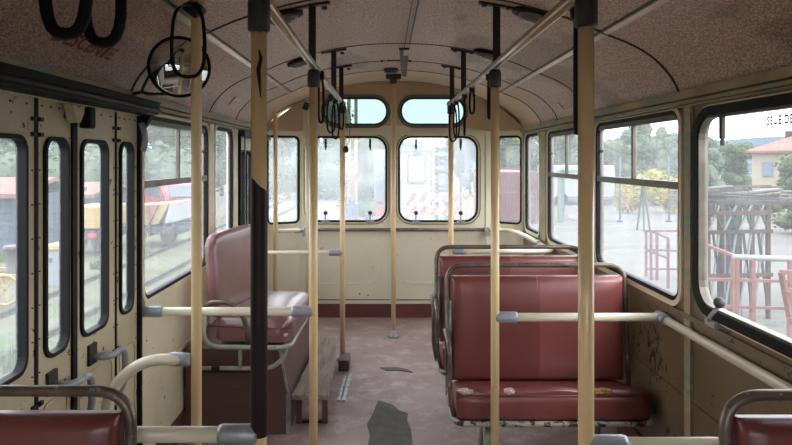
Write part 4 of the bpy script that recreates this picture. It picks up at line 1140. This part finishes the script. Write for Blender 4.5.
# bushes
def bush(px, py, w, h, mat, label, n_=600, leaf=0.10):
    p = G(px, py)
    t = thing('bush', p, label, 'bush')
    bl = [((p.x + random.uniform(-0.5, 0.5) * w, p.y + random.uniform(-0.3, 0.3) * w, p.z + h * random.uniform(0.3, 0.65)), (w * 0.36, w * 0.36, h * 0.36)) for _ in range(6)]
    cr = MB(); crown_mesh(cr, bl, n_, leaf); cr.build('foliage', M[mat], t)
    MB().tube([p, p + Vector((0.02, 0, h * 0.5))], 0.03, 6).build('stem', M['bark'], t)
bush(628, 213, 0.8, 1.6, 'leaf_y', 'yellow-green bush left in the split right window', leaf=0.12)
bush(651, 205, 1.5, 2.0, 'leaf_y', 'broad yellow bush in the split right window', leaf=0.12)
bush(672, 213, 1.0, 1.8, 'leaf_y', 'yellow bush at the right edge of the split right window', leaf=0.12)
bush(762, 215, 1.3, 1.15, 'leaf_a', 'round green bush in front of the tiled house', leaf=0.07)
bush(712, 216, 0.8, 1.0, 'leaf_b', 'grey-green scrub at the left of the exit window')
bush(700, 208, 1.4, 2.2, 'leaf_b', 'scrub against the left edge of the exit window')

# house
hp = P(752, 185, 34)
t = thing('house', (hp.x, 34, GZ), 'cream house with terracotta roof and blue shutters', 'house')
wz0, wz1 = GZ, CAMZ + (VY - 152) * 34 / F
hx0, hx1 = hp.x, hp.x + 6.5
MB().bb(hx0, hx1, 34, 40, wz0, wz1).build('walls', M['house_wall'], t)
MB().prism([(hx0 - 0.3, 33.7, wz1 - 0.05), (hx1 + 0.3, 33.7, wz1 - 0.05), (hx1 - 1.2, 37, wz1 + 0.82), (hx0 + 2.0, 37, wz1 + 0.82)], (0, 0, 0.12)).prism(
    [(hx0 - 0.3, 33.7, wz1 - 0.05), (hx0 - 0.3, 40.3, wz1 - 0.05), (hx0 + 2.0, 37, wz1 + 0.82)], (0, 0, 0.12)).prism(
    [(hx0 - 0.3, 40.3, wz1 - 0.05), (hx1 + 0.3, 40.3, wz1 - 0.05), (hx1 - 1.2, 37, wz1 + 0.82), (hx0 + 2.0, 37, wz1 + 0.82)], (0, 0, 0.12)).build('roof', M['roof_tile'], t)
for dx in (1.6, 3.1): MB().bb(hx0 + dx, hx0 + dx + 0.36, 36.8, 37.2, wz1 + 0.6, wz1 + 1.2).build('chimney', M['rust'], t)
for dx, w_, z0_, z1_ in ((0.5, 0.45, 162, 176), (1.3, 0.4, 164, 184), (1.85, 0.4, 164, 184), (3.2, 0.5, 162, 176)):
    MB().bb(hx0 + dx, hx0 + dx + w_, 33.93, 34.0, CAMZ + (VY - z1_) * 34 / F, CAMZ + (VY - z0_) * 34 / F).build('shutter', M['shutter'], t)

t.rotation_euler = (0, 0, -math.atan2(hp.x, 34))
# rusty trestle stack outside the exit window
d0 = 9.2
def X(px, d): return (px - VX) * d / F
t = thing('trestle_stack', (X(740, d0), d0, GZ), 'stack of rusty trestles and old timber outside the exit window', 'trestles')
zt = CAMZ + (VY - 205) * d0 / F; zmid = CAMZ + (VY - 232) * d0 / F
for px in (708, 722, 737, 752, 768):
    for dy in (0, 0.9):
        x = X(px, d0)
        MB().beam((x, d0 + dy, GZ), (x, d0 + dy, zt), 0.05 if px != 745 else 0.10).build('post', M['rust'] if px in (708, 768) else M['oldwood'], t)
for k, (a, b_) in enumerate(((708, 718), (722, 712), (722, 735), (737, 727), (737, 750), (752, 742), (752, 762), (768, 757))):
    for (za, zb) in ((GZ, zmid), (zmid, zt)):
        MB().beam((X(a, d0), d0 - 0.03, za), (X(b_, d0), d0 - 0.03, zb), 0.028).build('brace', M['oldwood'] if k % 2 else M['x_lightgrey'], t)
for z_ in (zmid, zt - 0.12, (GZ + zmid) / 2):
    MB().beam((X(702, d0), d0 - 0.05, z_), (X(770, d0), d0 - 0.05, z_ + 0.02), 0.05).build('crossbeam', M['rust'], t)
MB().beam((X(745, d0), d0 + 0.3, GZ), (X(745, d0), d0 + 0.3, zt), 0.16).build('post', M['steelblue'], t)
t = thing('timber_pile', (X(760, d0), d0 + 0.5, zt), 'untidy pile of grey planks on top of the trestles', 'planks')
for k in range(34):
    x = random.uniform(X(700, d0), X(830, d0)); y = d0 + random.uniform(-0.2, 1.2); z_ = zt + 0.10 + random.uniform(0, 0.12)
    a = random.uniform(-0.5, 0.5); L_ = random.uniform(0.3, 0.9)
    MB().beam((x - L_ * math.cos(a) / 2, y - L_ * math.sin(a) / 2, z_), (x + L_ * math.cos(a) / 2, y + L_ * math.sin(a) / 2, z_ + random.uniform(-0.03, 0.05)), random.uniform(0.03, 0.09), 0.025).build('plank', random.choice([M['oldwood'], M['oldwood'], M['rust'], M['x_lightgrey']]), t)
MB().bb(X(702, d0), X(840, d0), d0 - 0.05, d0 + 1.1, zt + 0.01, zt + 0.06).build('deck', M['oldwood'], t)
# orange railings close to the bus
d1_ = 6.6
t = thing('orange_railing', (X(760, d1_), d1_, GZ), 'orange rusty railing with pale top pipe near the exit window', 'railing')
for px in (733, 737, 753, 790, 830): MB().beam((X(px, d1_), d1_, GZ), (X(px, d1_), d1_, CAMZ + (VY - 258) * d1_ / F), 0.035).build('post', M['orange'], t)
for py in (283, 310): MB().beam((X(700, d1_), d1_, CAMZ + (VY - py + 4) * d1_ / F), (X(850, d1_), d1_, CAMZ + (VY - py) * d1_ / F), 0.03).build('rail', M['orange'], t)
MB().beam((X(700, d1_ + 0.6), d1_ + 0.6, CAMZ + (VY - 250) * d1_ / F), (X(737, d1_), d1_, CAMZ + (VY - 257) * d1_ / F), 0.03).build('rail', M['orange'], t)
MB().tube([(X(733, d1_), d1_, CAMZ + (VY - 257) * d1_ / F), (X(850, d1_), d1_, CAMZ + (VY - 261) * d1_ / F)], 0.03, 8).build('top_pipe', M['x_white'], t)
t = thing('orange_crate', (X(790, 6.0), 6.0, GZ), 'tilted orange steel crate at the right edge', 'crate')
for a, b_ in (((781, 272), (790, 320)), ((781, 272), (830, 274)), ((785, 290), (830, 292)), ((790, 320), (830, 322)), ((795, 272), (802, 320)), ((810, 272), (815, 320))):
    MB().beam(P(a[0], a[1], 6.0), P(b_[0], b_[1], 6.1), 0.04).build('bar', M['orange'], t)
for px in (790, 828): MB().beam(P(px, 318, 6.02), (X(px, 6.02), 6.02, GZ), 0.04).build('leg', M['orange'], t)
# small red railing in split window
t = thing('red_railing', G(660, 282), 'small dark red pipe railing in the yard', 'railing')
for px, y0_, y1_ in ((646, 231, 268), (651, 231, 272), (657, 232, 272), (668, 238, 280), (682, 238, 284)):
    d = 2.28 * F / (y1_ + 8 - VY)
    MB().beam(P(px, y0_, d), P(px, y1_ + 8, d), 0.04).build('post', M['redwall'], t)
for a, b_ in (((646, 231), (684, 231)), ((651, 231), (668, 238)), ((646, 250), (668, 258)), ((646, 250), (684, 251)), ((646, 269), (684, 269))):
    MB().beam(P(a[0], a[1], 12.6), P(b_[0], b_[1], 12.2), 0.035).build('rail', M['redwall'], t)
t = thing('tripod_stand', G(642, 232), 'thin green survey tripod standing on the gravel', 'tripod')
ap = P(643, 180, 19.5)
for px, py in ((637, 229), (644, 231), (650, 229)): MB().beam(ap, G(px, py + 1), 0.05).build('leg', M['teal'], t)
MB().lathe(ap, [(0.06, -0.1), (0.08, 0), (0.05, 0.12)], 'Z', 8).build('head', M['teal'], t)
for px, lb in ((620, 'thin grey post left of the tripod'), (669, 'thin grey post right of the tripod')):
    a = G(px, 222); tag(MB().tube([a, a + Vector((0, 0, 2.4))], 0.035, 6).lathe(a, [(0.12, 0), (0.12, 0.05), (0.05, 0.08)], 'Z', 8).build('yard_post', M['steelblue'], org=a), lb, 'post')
# things in third right window
a = G(561, 222)
t = thing('teal_gate_frame', a, 'teal upright frame in the third right window', 'frame')
for dx in (0, 1.1): MB().beam(a + Vector((dx, 0, 0)), a + Vector((dx, 0, 1.9)), 0.22, 0.12).build('post', M['teal'], t)
MB().beam(a + Vector((0, 0, 1.85)), a + Vector((1.1, 0, 1.85)), 0.12).build('crossbar', M['teal'], t)
a = G(552, 205)
t = thing('white_trailer', a, 'white trailer far out behind the third right window', 'trailer')
MB().bb(a.x - 0.3, a.x + 3.2, a.y, a.y + 2, GZ + 0.35, GZ + 2.0, bev=0.08).build('body', M['x_white'], t)
for dx in (0.5, 2.2): MB().lathe((a.x + dx, a.y - 0.05, GZ + 0.3), [(0.3, 0), (0.3, 0.2)], 'Y', 16).build('wheel', M['rubber'], t)
# dark red container
a = G(497, 222)
t = thing('red_container', a, 'dark red container beyond the right rear corner window', 'container')
cb = MB().bb(a.x - 0.05, a.x + 1.55, a.y, a.y + 6, GZ + 0.05, CAMZ + (VY - 172) * a.y / F)
cb.build('body', M['redwall'], t)
rb = MB()
for k in range(18): rb.bb(a.x + 0.088 * k, a.x + 0.04 + 0.088 * k, a.y - 0.03, a.y + 0.01, GZ + 0.1, CAMZ + (VY - 173) * a.y / F)
rb.build('ribs', M['redwall'], t)
MB().bb(a.x - 0.05, a.x + 1.56, a.y - 0.05, a.y, CAMZ + (VY - 192) * a.y / F - 0.03, CAMZ + (VY - 192) * a.y / F).build('seam', M['wheelbox'], t)
# white wagon behind rear window
dd = 17.0
t = thing('white_wagon', (X(418, dd), dd, GZ), 'white site wagon with a shuttered window behind the right rear window', 'wagon')
def Z(py, d): return CAMZ + (VY - py) * d / F
MB().bb(X(402, dd), X(433, dd), dd, dd + 4, Z(218, dd), Z(151, dd), bev=0.04).build('body', M['x_white'], t)
MB().bb(X(399, dd), X(436, dd), dd - 0.1, dd + 4.1, Z(151, dd), Z(148, dd)).build('roof', M['x_lightgrey'], t)
wn = MB(); ring(wn, lambda u, v, n_: Vector((u, dd - n_, v)), (X(409, dd), X(424, dd), Z(182, dd), Z(156, dd)), 0.03, 0.06, 0, 0.03); wn.build('window_frame', M['steelblue'], t)
MB().bb(X(409, dd), X(424, dd), dd - 0.015, dd, Z(182, dd), Z(156, dd)).build('window_shutter', M['x_lightgrey'], t)
MB().bb(X(430.5, dd), X(432, dd), dd - 0.03, dd, Z(215, dd), Z(151, dd)).build('door_post', M['steelblue'], t)
for px in (408, 427): MB().lathe((X(px, dd), dd + 0.5, GZ + 0.25), [(0.25, -0.1), (0.25, 0.1)], 'X', 14).build('wheel', M['rubber'], t)
# chevron barrier
t = thing('striped_barrier', (X(425, 15), 15, GZ), 'red and white striped barrier boards behind the right rear window', 'barrier')
for r0, py in enumerate((193, 206)):
    for k in range(10):
        x0_ = X(402 + 5.5 * k, 15); w_ = X(407.5, 15) - X(402, 15); s_ = 0.12
        MB().prism([(x0_, 15, Z(py + 9, 15)), (x0_ + w_, 15, Z(py + 9, 15)), (x0_ + w_ + s_, 15, Z(py, 15)), (x0_ + s_, 15, Z(py, 15))], (0, 0.04, 0)).build('stripe', M['orange'] if k % 2 else M['x_white'], t)
for px in (408, 446): MB().beam((X(px, 15), 15.05, GZ), (X(px, 15), 15.05, Z(193, 15)), 0.07).build('post', M['steelblue'], t)
t = thing('log_wall', (X(441, 20), 20, GZ), 'stack of grey boards beside the white wagon', 'boards')
for k in range(12):
    MB().beam((X(435, 20), 20, Z(200 - 4.6 * k, 20)), (X(449, 20), 20 + random.uniform(-0.1, 0.1), Z(200 - 4.6 * k + random.uniform(-1, 1), 20)), 0.2, 0.10).build('board', random.choice([M['steelblue'], M['oldwood'], M['x_lightgrey']]), t)
for px in (437, 447): MB().beam((X(px, 20.1), 20.15, GZ), (X(px, 20.1), 20.15, Z(146, 20)), 0.12).build('post', M['oldwood'], t)
t = thing('lattice_mast', (X(464, 24), 24, GZ), 'grey lattice mast behind the far right pole', 'mast')
for px in (461, 468): MB().beam((X(px, 24), 24, GZ), (X(px, 24), 24, Z(138, 24)), 0.09).build('leg', M['steelblue'], t)
for k in range(8): MB().beam((X(461 if k % 2 else 468, 24), 24, Z(200 - 7 * k, 24)), (X(468 if k % 2 else 461, 24), 24, Z(193 - 7 * k, 24)), 0.06).build('brace', M['steelblue'], t)
MB().bb(X(459, 24), X(470, 24), 23.9, 24.1, Z(187, 24), Z(182, 24)).build('platform', M['steelblue'], t)
t = thing('yellow_fence', (X(465, 16), 16, GZ), 'row of yellow fence posts at the right rear window', 'fence')
for px in (454, 458, 463, 468, 473): MB().beam((X(px, 16), 16, GZ), (X(px, 16), 16, Z(190, 16)), 0.05).build('post', M['yellow'], t)
MB().beam((X(452, 16), 16, Z(196, 16)), (X(476, 16), 16, Z(196, 16)), 0.05).build('rail', M['yellow'], t)
# yellow crossing posts in left rear window
for px, lb in ((349, 'left yellow mast behind the left rear window'), (356, 'right yellow mast behind the left rear window')):
    t = thing('yellow_mast', (X(px, 18), 18, GZ), lb, 'mast')
    MB().beam((X(px, 18), 18, GZ), (X(px, 18), 18, Z(96, 18)), 0.09).build('shaft', M['yellow'], t)
    MB().bb(X(px, 18) - 0.085, X(px, 18) + 0.085, 17.85, 18.15, GZ, GZ + 0.25, bev=0.02).build('foot', M['steelblue'], t)
t = thing('crossing_cabinet', (X(352, 16), 16, GZ), 'blue-grey cabinet at the foot of the yellow masts', 'cabinet')
MB().bb(X(346, 16), X(358, 16), 16, 16.4, GZ, Z(203, 16), bev=0.03).build('body', M['steelblue'], t)
MB().bb(X(348, 16), X(355, 16), 16, 16.3, Z(203, 16), Z(196, 16), bev=0.03).build('head', M['steelblue'], t)
t = thing('red_sign', (X(352, 17.8), 17.7, GZ), 'small red round sign hanging between the yellow masts', 'sign')
MB().lathe((X(352.5, 17.8), 17.7, Z(177, 17.8)), [(0.15, 0), (0.15, 0.03)], 'Y', 16).build('disc', M['red'], t)
MB().beam((X(352.5, 17.8), 17.76, GZ), (X(352.5, 17.8), 17.76, Z(170, 17.8)), 0.04).build('post', M['steelblue'], t)
t = thing('pale_trailer', (X(379, 19), 19, GZ), 'pale blue van body at the right of the left rear window', 'van')
MB().bb(X(374, 19), X(386, 19), 19, 22, Z(203, 19), Z(150, 19), bev=0.05).build('body', M['x_lightgrey'], t)
MB().bb(X(375.5, 19), X(381, 19), 18.97, 19, Z(188, 19), Z(158, 19)).build('side_window', M['shutter'], t)
MB().bb(X(376, 19), X(386, 19), 18.8, 19, Z(216, 19), Z(205, 19), bev=0.02).build('bumper', M['red'], t)
for px in (377, 384): MB().lathe((X(px, 19), 19.4, GZ + 0.22), [(0.3, -0.1), (0.3, 0.1)], 'X', 14).build('wheel', M['rubber'], t)

# --- left side yard
for xr, lb in ((-4.3, 'nearer steel rail of the track left of the bus'), (-5.5, 'farther steel rail of the track left of the bus')):
    rr = MB().bb(xr - 0.03, xr + 0.03, -4, 34, GZ + 0.075, GZ + 0.095).bb(xr - 0.012, xr + 0.012, -4, 34, GZ + 0.035, GZ + 0.075).bb(xr - 0.05, xr + 0.05, -4, 34, GZ + 0.021, GZ + 0.035)
    tag(rr.build('track_rail', M['oldwood'], org=(xr, 0, GZ)), lb, 'rail')
def shed(x0, x1, y0, y1, z_e, z_r, label, mat='shed_blue'):
    t = thing('shed', ((x0 + x1) / 2, y0, GZ), label, 'shed')
    w_ = MB().bb(x0, x1, y0, y1, GZ, z_e)
    w_.build('walls', M[mat], t)
    bd = MB()
    k = 0
    while GZ + 0.15 + 0.15 * k < z_e: bd.bb(x0 - 0.01, x1 + 0.02, y0 - 0.02, y0 + 0.01, GZ + 0.13 + 0.15 * k, GZ + 0.15 + 0.15 * k); k += 1
    k = 0
    while GZ + 0.15 + 0.15 * k < z_e: bd.bb(x1 - 0.01, x1 + 0.02, y0, y1, GZ + 0.13 + 0.15 * k, GZ + 0.15 + 0.15 * k); k += 1
    bd.build('board_lines', M['steelblue'], t)
    ym = (y0 + y1) / 2
    MB().prism([(x0 - 0.2, y0 - 0.25, z_e - 0.04), (x0 - 0.2, ym, z_r), (x0 - 0.2, y1 + 0.25, z_e - 0.04), (x0 - 0.2, y1 + 0.25, z_e + 0.06), (x0 - 0.2, ym, z_r + 0.1), (x0 - 0.2, y0 - 0.25, z_e + 0.06)], (x1 - x0 + 0.4, 0, 0)).build('roof', M['roof_tile'], t)
    MB().bb(x0 + (x1 - x0) * 0.3, x0 + (x1 - x0) * 0.3 + 0.8, y0 - 0.04, y0, GZ, z_e - 0.2).build('door', M['oldwood'], t)
shed(-14.5, X(26, 15.5), 15.0, 18.0, Z(196, 15), Z(181, 16.5), 'nearest blue boarded shed with terracotta roof')
shed(-13.2, X(98, 20), 19.5, 22.5, Z(196, 19.5), Z(185, 21), 'second blue shed partly behind the yellow wagon')
# yellow wagon
def wheelset(t, x, y, ax='X', r=0.24):
    MB().lathe((x, y, GZ + 0.14 + r), [(r, -0.03), (r + 0.02, 0), (r, 0.03), (0.06, 0.04)], ax, 18).build('wheel', M['dark_metal'], t)
t = thing('tipper_wagon', (X(160, 16.5), 16.5, GZ), 'yellow tipper wagon with a white end plate, in front of the red car', 'wagon')
q = 16.5
MB().prism([P(130, 206, q), P(170, 203, q), P(158, 224, q), P(138, 226, q)], (0, 1.3, 0)).build('hopper', M['yellow'], t)
MB().prism([P(146, 206, q - 0.1), P(158, 205, q - 0.1), P(150, 222, q - 0.1)], (0, 0.12, 0)).build('gusset', M['orange'], t)
MB().prism([P(170, 203, q - 0.05), P(178, 202, q - 0.05), P(178, 221, q - 0.05), P(164, 224, q - 0.05)], (0, 1.4, 0)).build('end_plate', M['x_white'], t)
MB().bb(X(128, q), X(178, q), q, q + 1.3, Z(233, q), Z(227, q)).build('chassis', M['steelblue'], t)
for px in (136, 150, 165, 174): MB().bb(X(px, q) - 0.03, X(px, q) + 0.03, q - 0.05, q + 1.2, Z(236, q), Z(222, q)).build('chassis_post', M['dark_metal'], t)
for px in (138, 168): wheelset(t, X(px, q), q + 0.05, 'Y', 0.2)
t = thing('yellow_rail_car', (X(92, 15), 15, GZ), 'yellow rail maintenance car seen through the third door pane', 'rail car')
q = 15.0
MB().bb(X(66, q), X(104, q), q, q + 1.4, Z(229, q), Z(207, q), bev=0.03).build('body', M['yellow'], t)
MB().bb(X(66, q), X(106, q), q - 0.05, q + 1.4, Z(240, q), Z(231, q)).build('chassis', M['dark_metal'], t)
MB().bb(X(90, q), X(98, q), q - 0.12, q - 0.04, Z(237, q), Z(233, q)).build('tail_lamp', M['red'], t)
MB().prism([P(99, 229, q - 0.1), P(104, 229, q - 0.1), P(101.5, 222, q - 0.1)], (0, 0.05, 0)).build('warning_plate', M['red'], t)
for px in (76, 100): wheelset(t, X(px, q), q + 0.05, 'Y', 0.22)
t = thing('control_cabinet', (X(55, 11.5), 11.5, GZ), 'light grey cabinet with a yellow lid seen through the second door pane', 'cabinet')
MB().bb(X(44, 11.5), X(61, 11.5), 11.5, 12, GZ, Z(250, 11.5), bev=0.02).build('body', M['x_lightgrey'], t)
MB().bb(X(43, 11.5), X(62, 11.5), 11.45, 12.05, Z(250, 11.5), Z(245, 11.5), bev=0.02).build('lid', M['yellow'], t)
MB().bb(X(49, 11.5), X(52, 11.5), 11.47, 11.5, Z(262, 11.5), Z(258, 11.5)).build('handle', M['dark_metal'], t)
t = thing('rail_trolley', (X(5, 9.6), 9.6, GZ), 'yellow rail trolley with spoked wheels seen through the first door pane', 'trolley')
q = 9.6
MB().beam(P(-25, 275, q), P(19, 277, q), 0.07).beam(P(-25, 268, q + 0.7), P(19, 270, q + 0.7), 0.06).build('frame', M['yellow'], t)
MB().beam(P(0, 283, q), P(19, 276, q), 0.05).build('brace', M['yellow'], t)
for px in (-18, 5):
    c_ = P(px, 290, q - 0.06); wv_ = [c_ + Vector((0.22 * math.cos(a), 0, 0.22 * math.sin(a))) for a in [2 * PI * k / 20 for k in range(20)]]
    wm = MB().tube(wv_, 0.022, 6, closed=True)
    for k in range(6): wm.beam(c_, wv_[k * 20 // 6], 0.02)
    wm.build('wheel', M['yellow'], t)
MB().lathe(P(14, 274, q + 0.3), [(0.16, 0), (0.12, 0.05), (0.09, 0.3), (0.12, 0.36), (0.15, 0.38), (0.15, 0.44)], 'Z', 14).build('winch_drum', M['dark_metal'], t)
MB().bb(X(-10, q + 0.3), X(20, q + 0.3), q + 0.1, q + 0.6, Z(274, q + 0.3) - 0.03, Z(274, q + 0.3)).build('deck', M['oldwood'], t)
for (px, py, lb) in ((3, 262, 'tall yellow-green weed beside the trolley'), (14, 372, 'green weed clump near the bus in the first door pane'), (99, 270, 'weeds beside the rails in the third door pane'), (143, 256, 'weeds below the tipper wagon')):
    p = G(px, py); t = thing('weed', p, lb, 'weed')
    wd = MB()
    for k in range(60):
        a = random.uniform(0, 6.28); rr_ = random.uniform(0, 0.18); h = random.uniform(0.1, 0.32)
        b0 = p + Vector((rr_ * math.cos(a), rr_ * math.sin(a), 0.02)); tp = b0 + Vector((random.uniform(-0.1, 0.1), random.uniform(-0.1, 0.1), h))
        s_ = Vector((0.012, 0.006, 0)); vv = [wd.bm.verts.new(v) for v in (b0 - s_, b0 + s_, tp)]; wd.bm.faces.new(vv)
    wd.build('blades', M['leaf_a'], t)
# red car
def make_car(loc, yaw, label):
    t = thing('car', (0, 0, 0), label, 'car')
    side = [(-1.95, 0.30), (-1.95, 0.75), (-1.85, 0.98), (-1.35, 1.38), (-1.0, 1.46), (0.1, 1.45), (0.55, 1.28), (1.0, 0.98), (1.75, 0.86), (1.98, 0.66), (1.98, 0.32)]
    b_ = MB().prism([(x, -0.82, z) for x, z in side], (0, 1.64, 0))
    bmesh.ops.bevel(b_.bm, geom=b_.bm.edges[:], offset=0.05, segments=2, affect='EDGES')
    b_.build('body', M['red'], t)
    for sg in (-1, 1):
        MB().prism([(-1.30, 0.83 * sg, 0.98), (-1.10, 0.83 * sg, 1.32), (-0.45, 0.83 * sg, 1.36), (-0.45, 0.83 * sg, 0.95)], (0, 0.01 * sg, 0)).build('side_window', M['car_glass'], t)
        MB().prism([(-0.38, 0.83 * sg, 0.95), (-0.38, 0.83 * sg, 1.36), (0.12, 0.83 * sg, 1.34), (0.80, 0.83 * sg, 0.97)], (0, 0.01 * sg, 0)).build('side_window', M['car_glass'], t)
        for x in (-1.25, 1.25):
            w_ = MB().lathe((x, 0.74 * sg, 0.32), [(0.32, -0.1), (0.32, 0.1), (0.2, 0.11)], 'Y', 20).build('wheel', M['rubber'], t)
            MB().lathe((x, 0.86 * sg, 0.32), [(0.19, -0.01), (0.19, 0.01), (0.05, 0.02)], 'Y', 12).build('hubcap', M['clamp'], w_)
    MB().prism([(-1.93, -0.68, 0.96), (-1.93, 0.68, 0.96), (-1.46, 0.60, 1.34), (-1.46, -0.60, 1.34)], (-0.02, 0, 0.02)).build('rear_window', M['car_glass'], t)
    MB().prism([(0.60, -0.66, 1.28), (0.60, 0.66, 1.28), (1.08, 0.70, 0.99), (1.08, -0.70, 0.99)], (0.02, 0, 0.02)).build('windscreen', M['car_glass'], t)
    for sg in (-1, 1): MB().bb(1.93, 2.0, 0.5 * sg - 0.15, 0.5 * sg + 0.15, 0.66, 0.78, bev=0.02).build('headlamp', M['x_white'], t)
    for sg in (-1, 1): MB().bb(-1.98, -1.92, 0.6 * sg - 0.12, 0.6 * sg + 0.12, 0.78, 0.96, bev=0.01).build('tail_lamp', M['orange'], t)
    MB().bb(1.96, 2.01, -0.35, 0.35, 0.45, 0.62, bev=0.01).build('grille', M['dark_metal'], t)
    t.location = loc; t.rotation_euler = (0, 0, yaw)
    return t
make_car((X(173, 24.5), 24.5, GZ), math.radians(125), 'red hatchback car parked behind the tipper wagon')
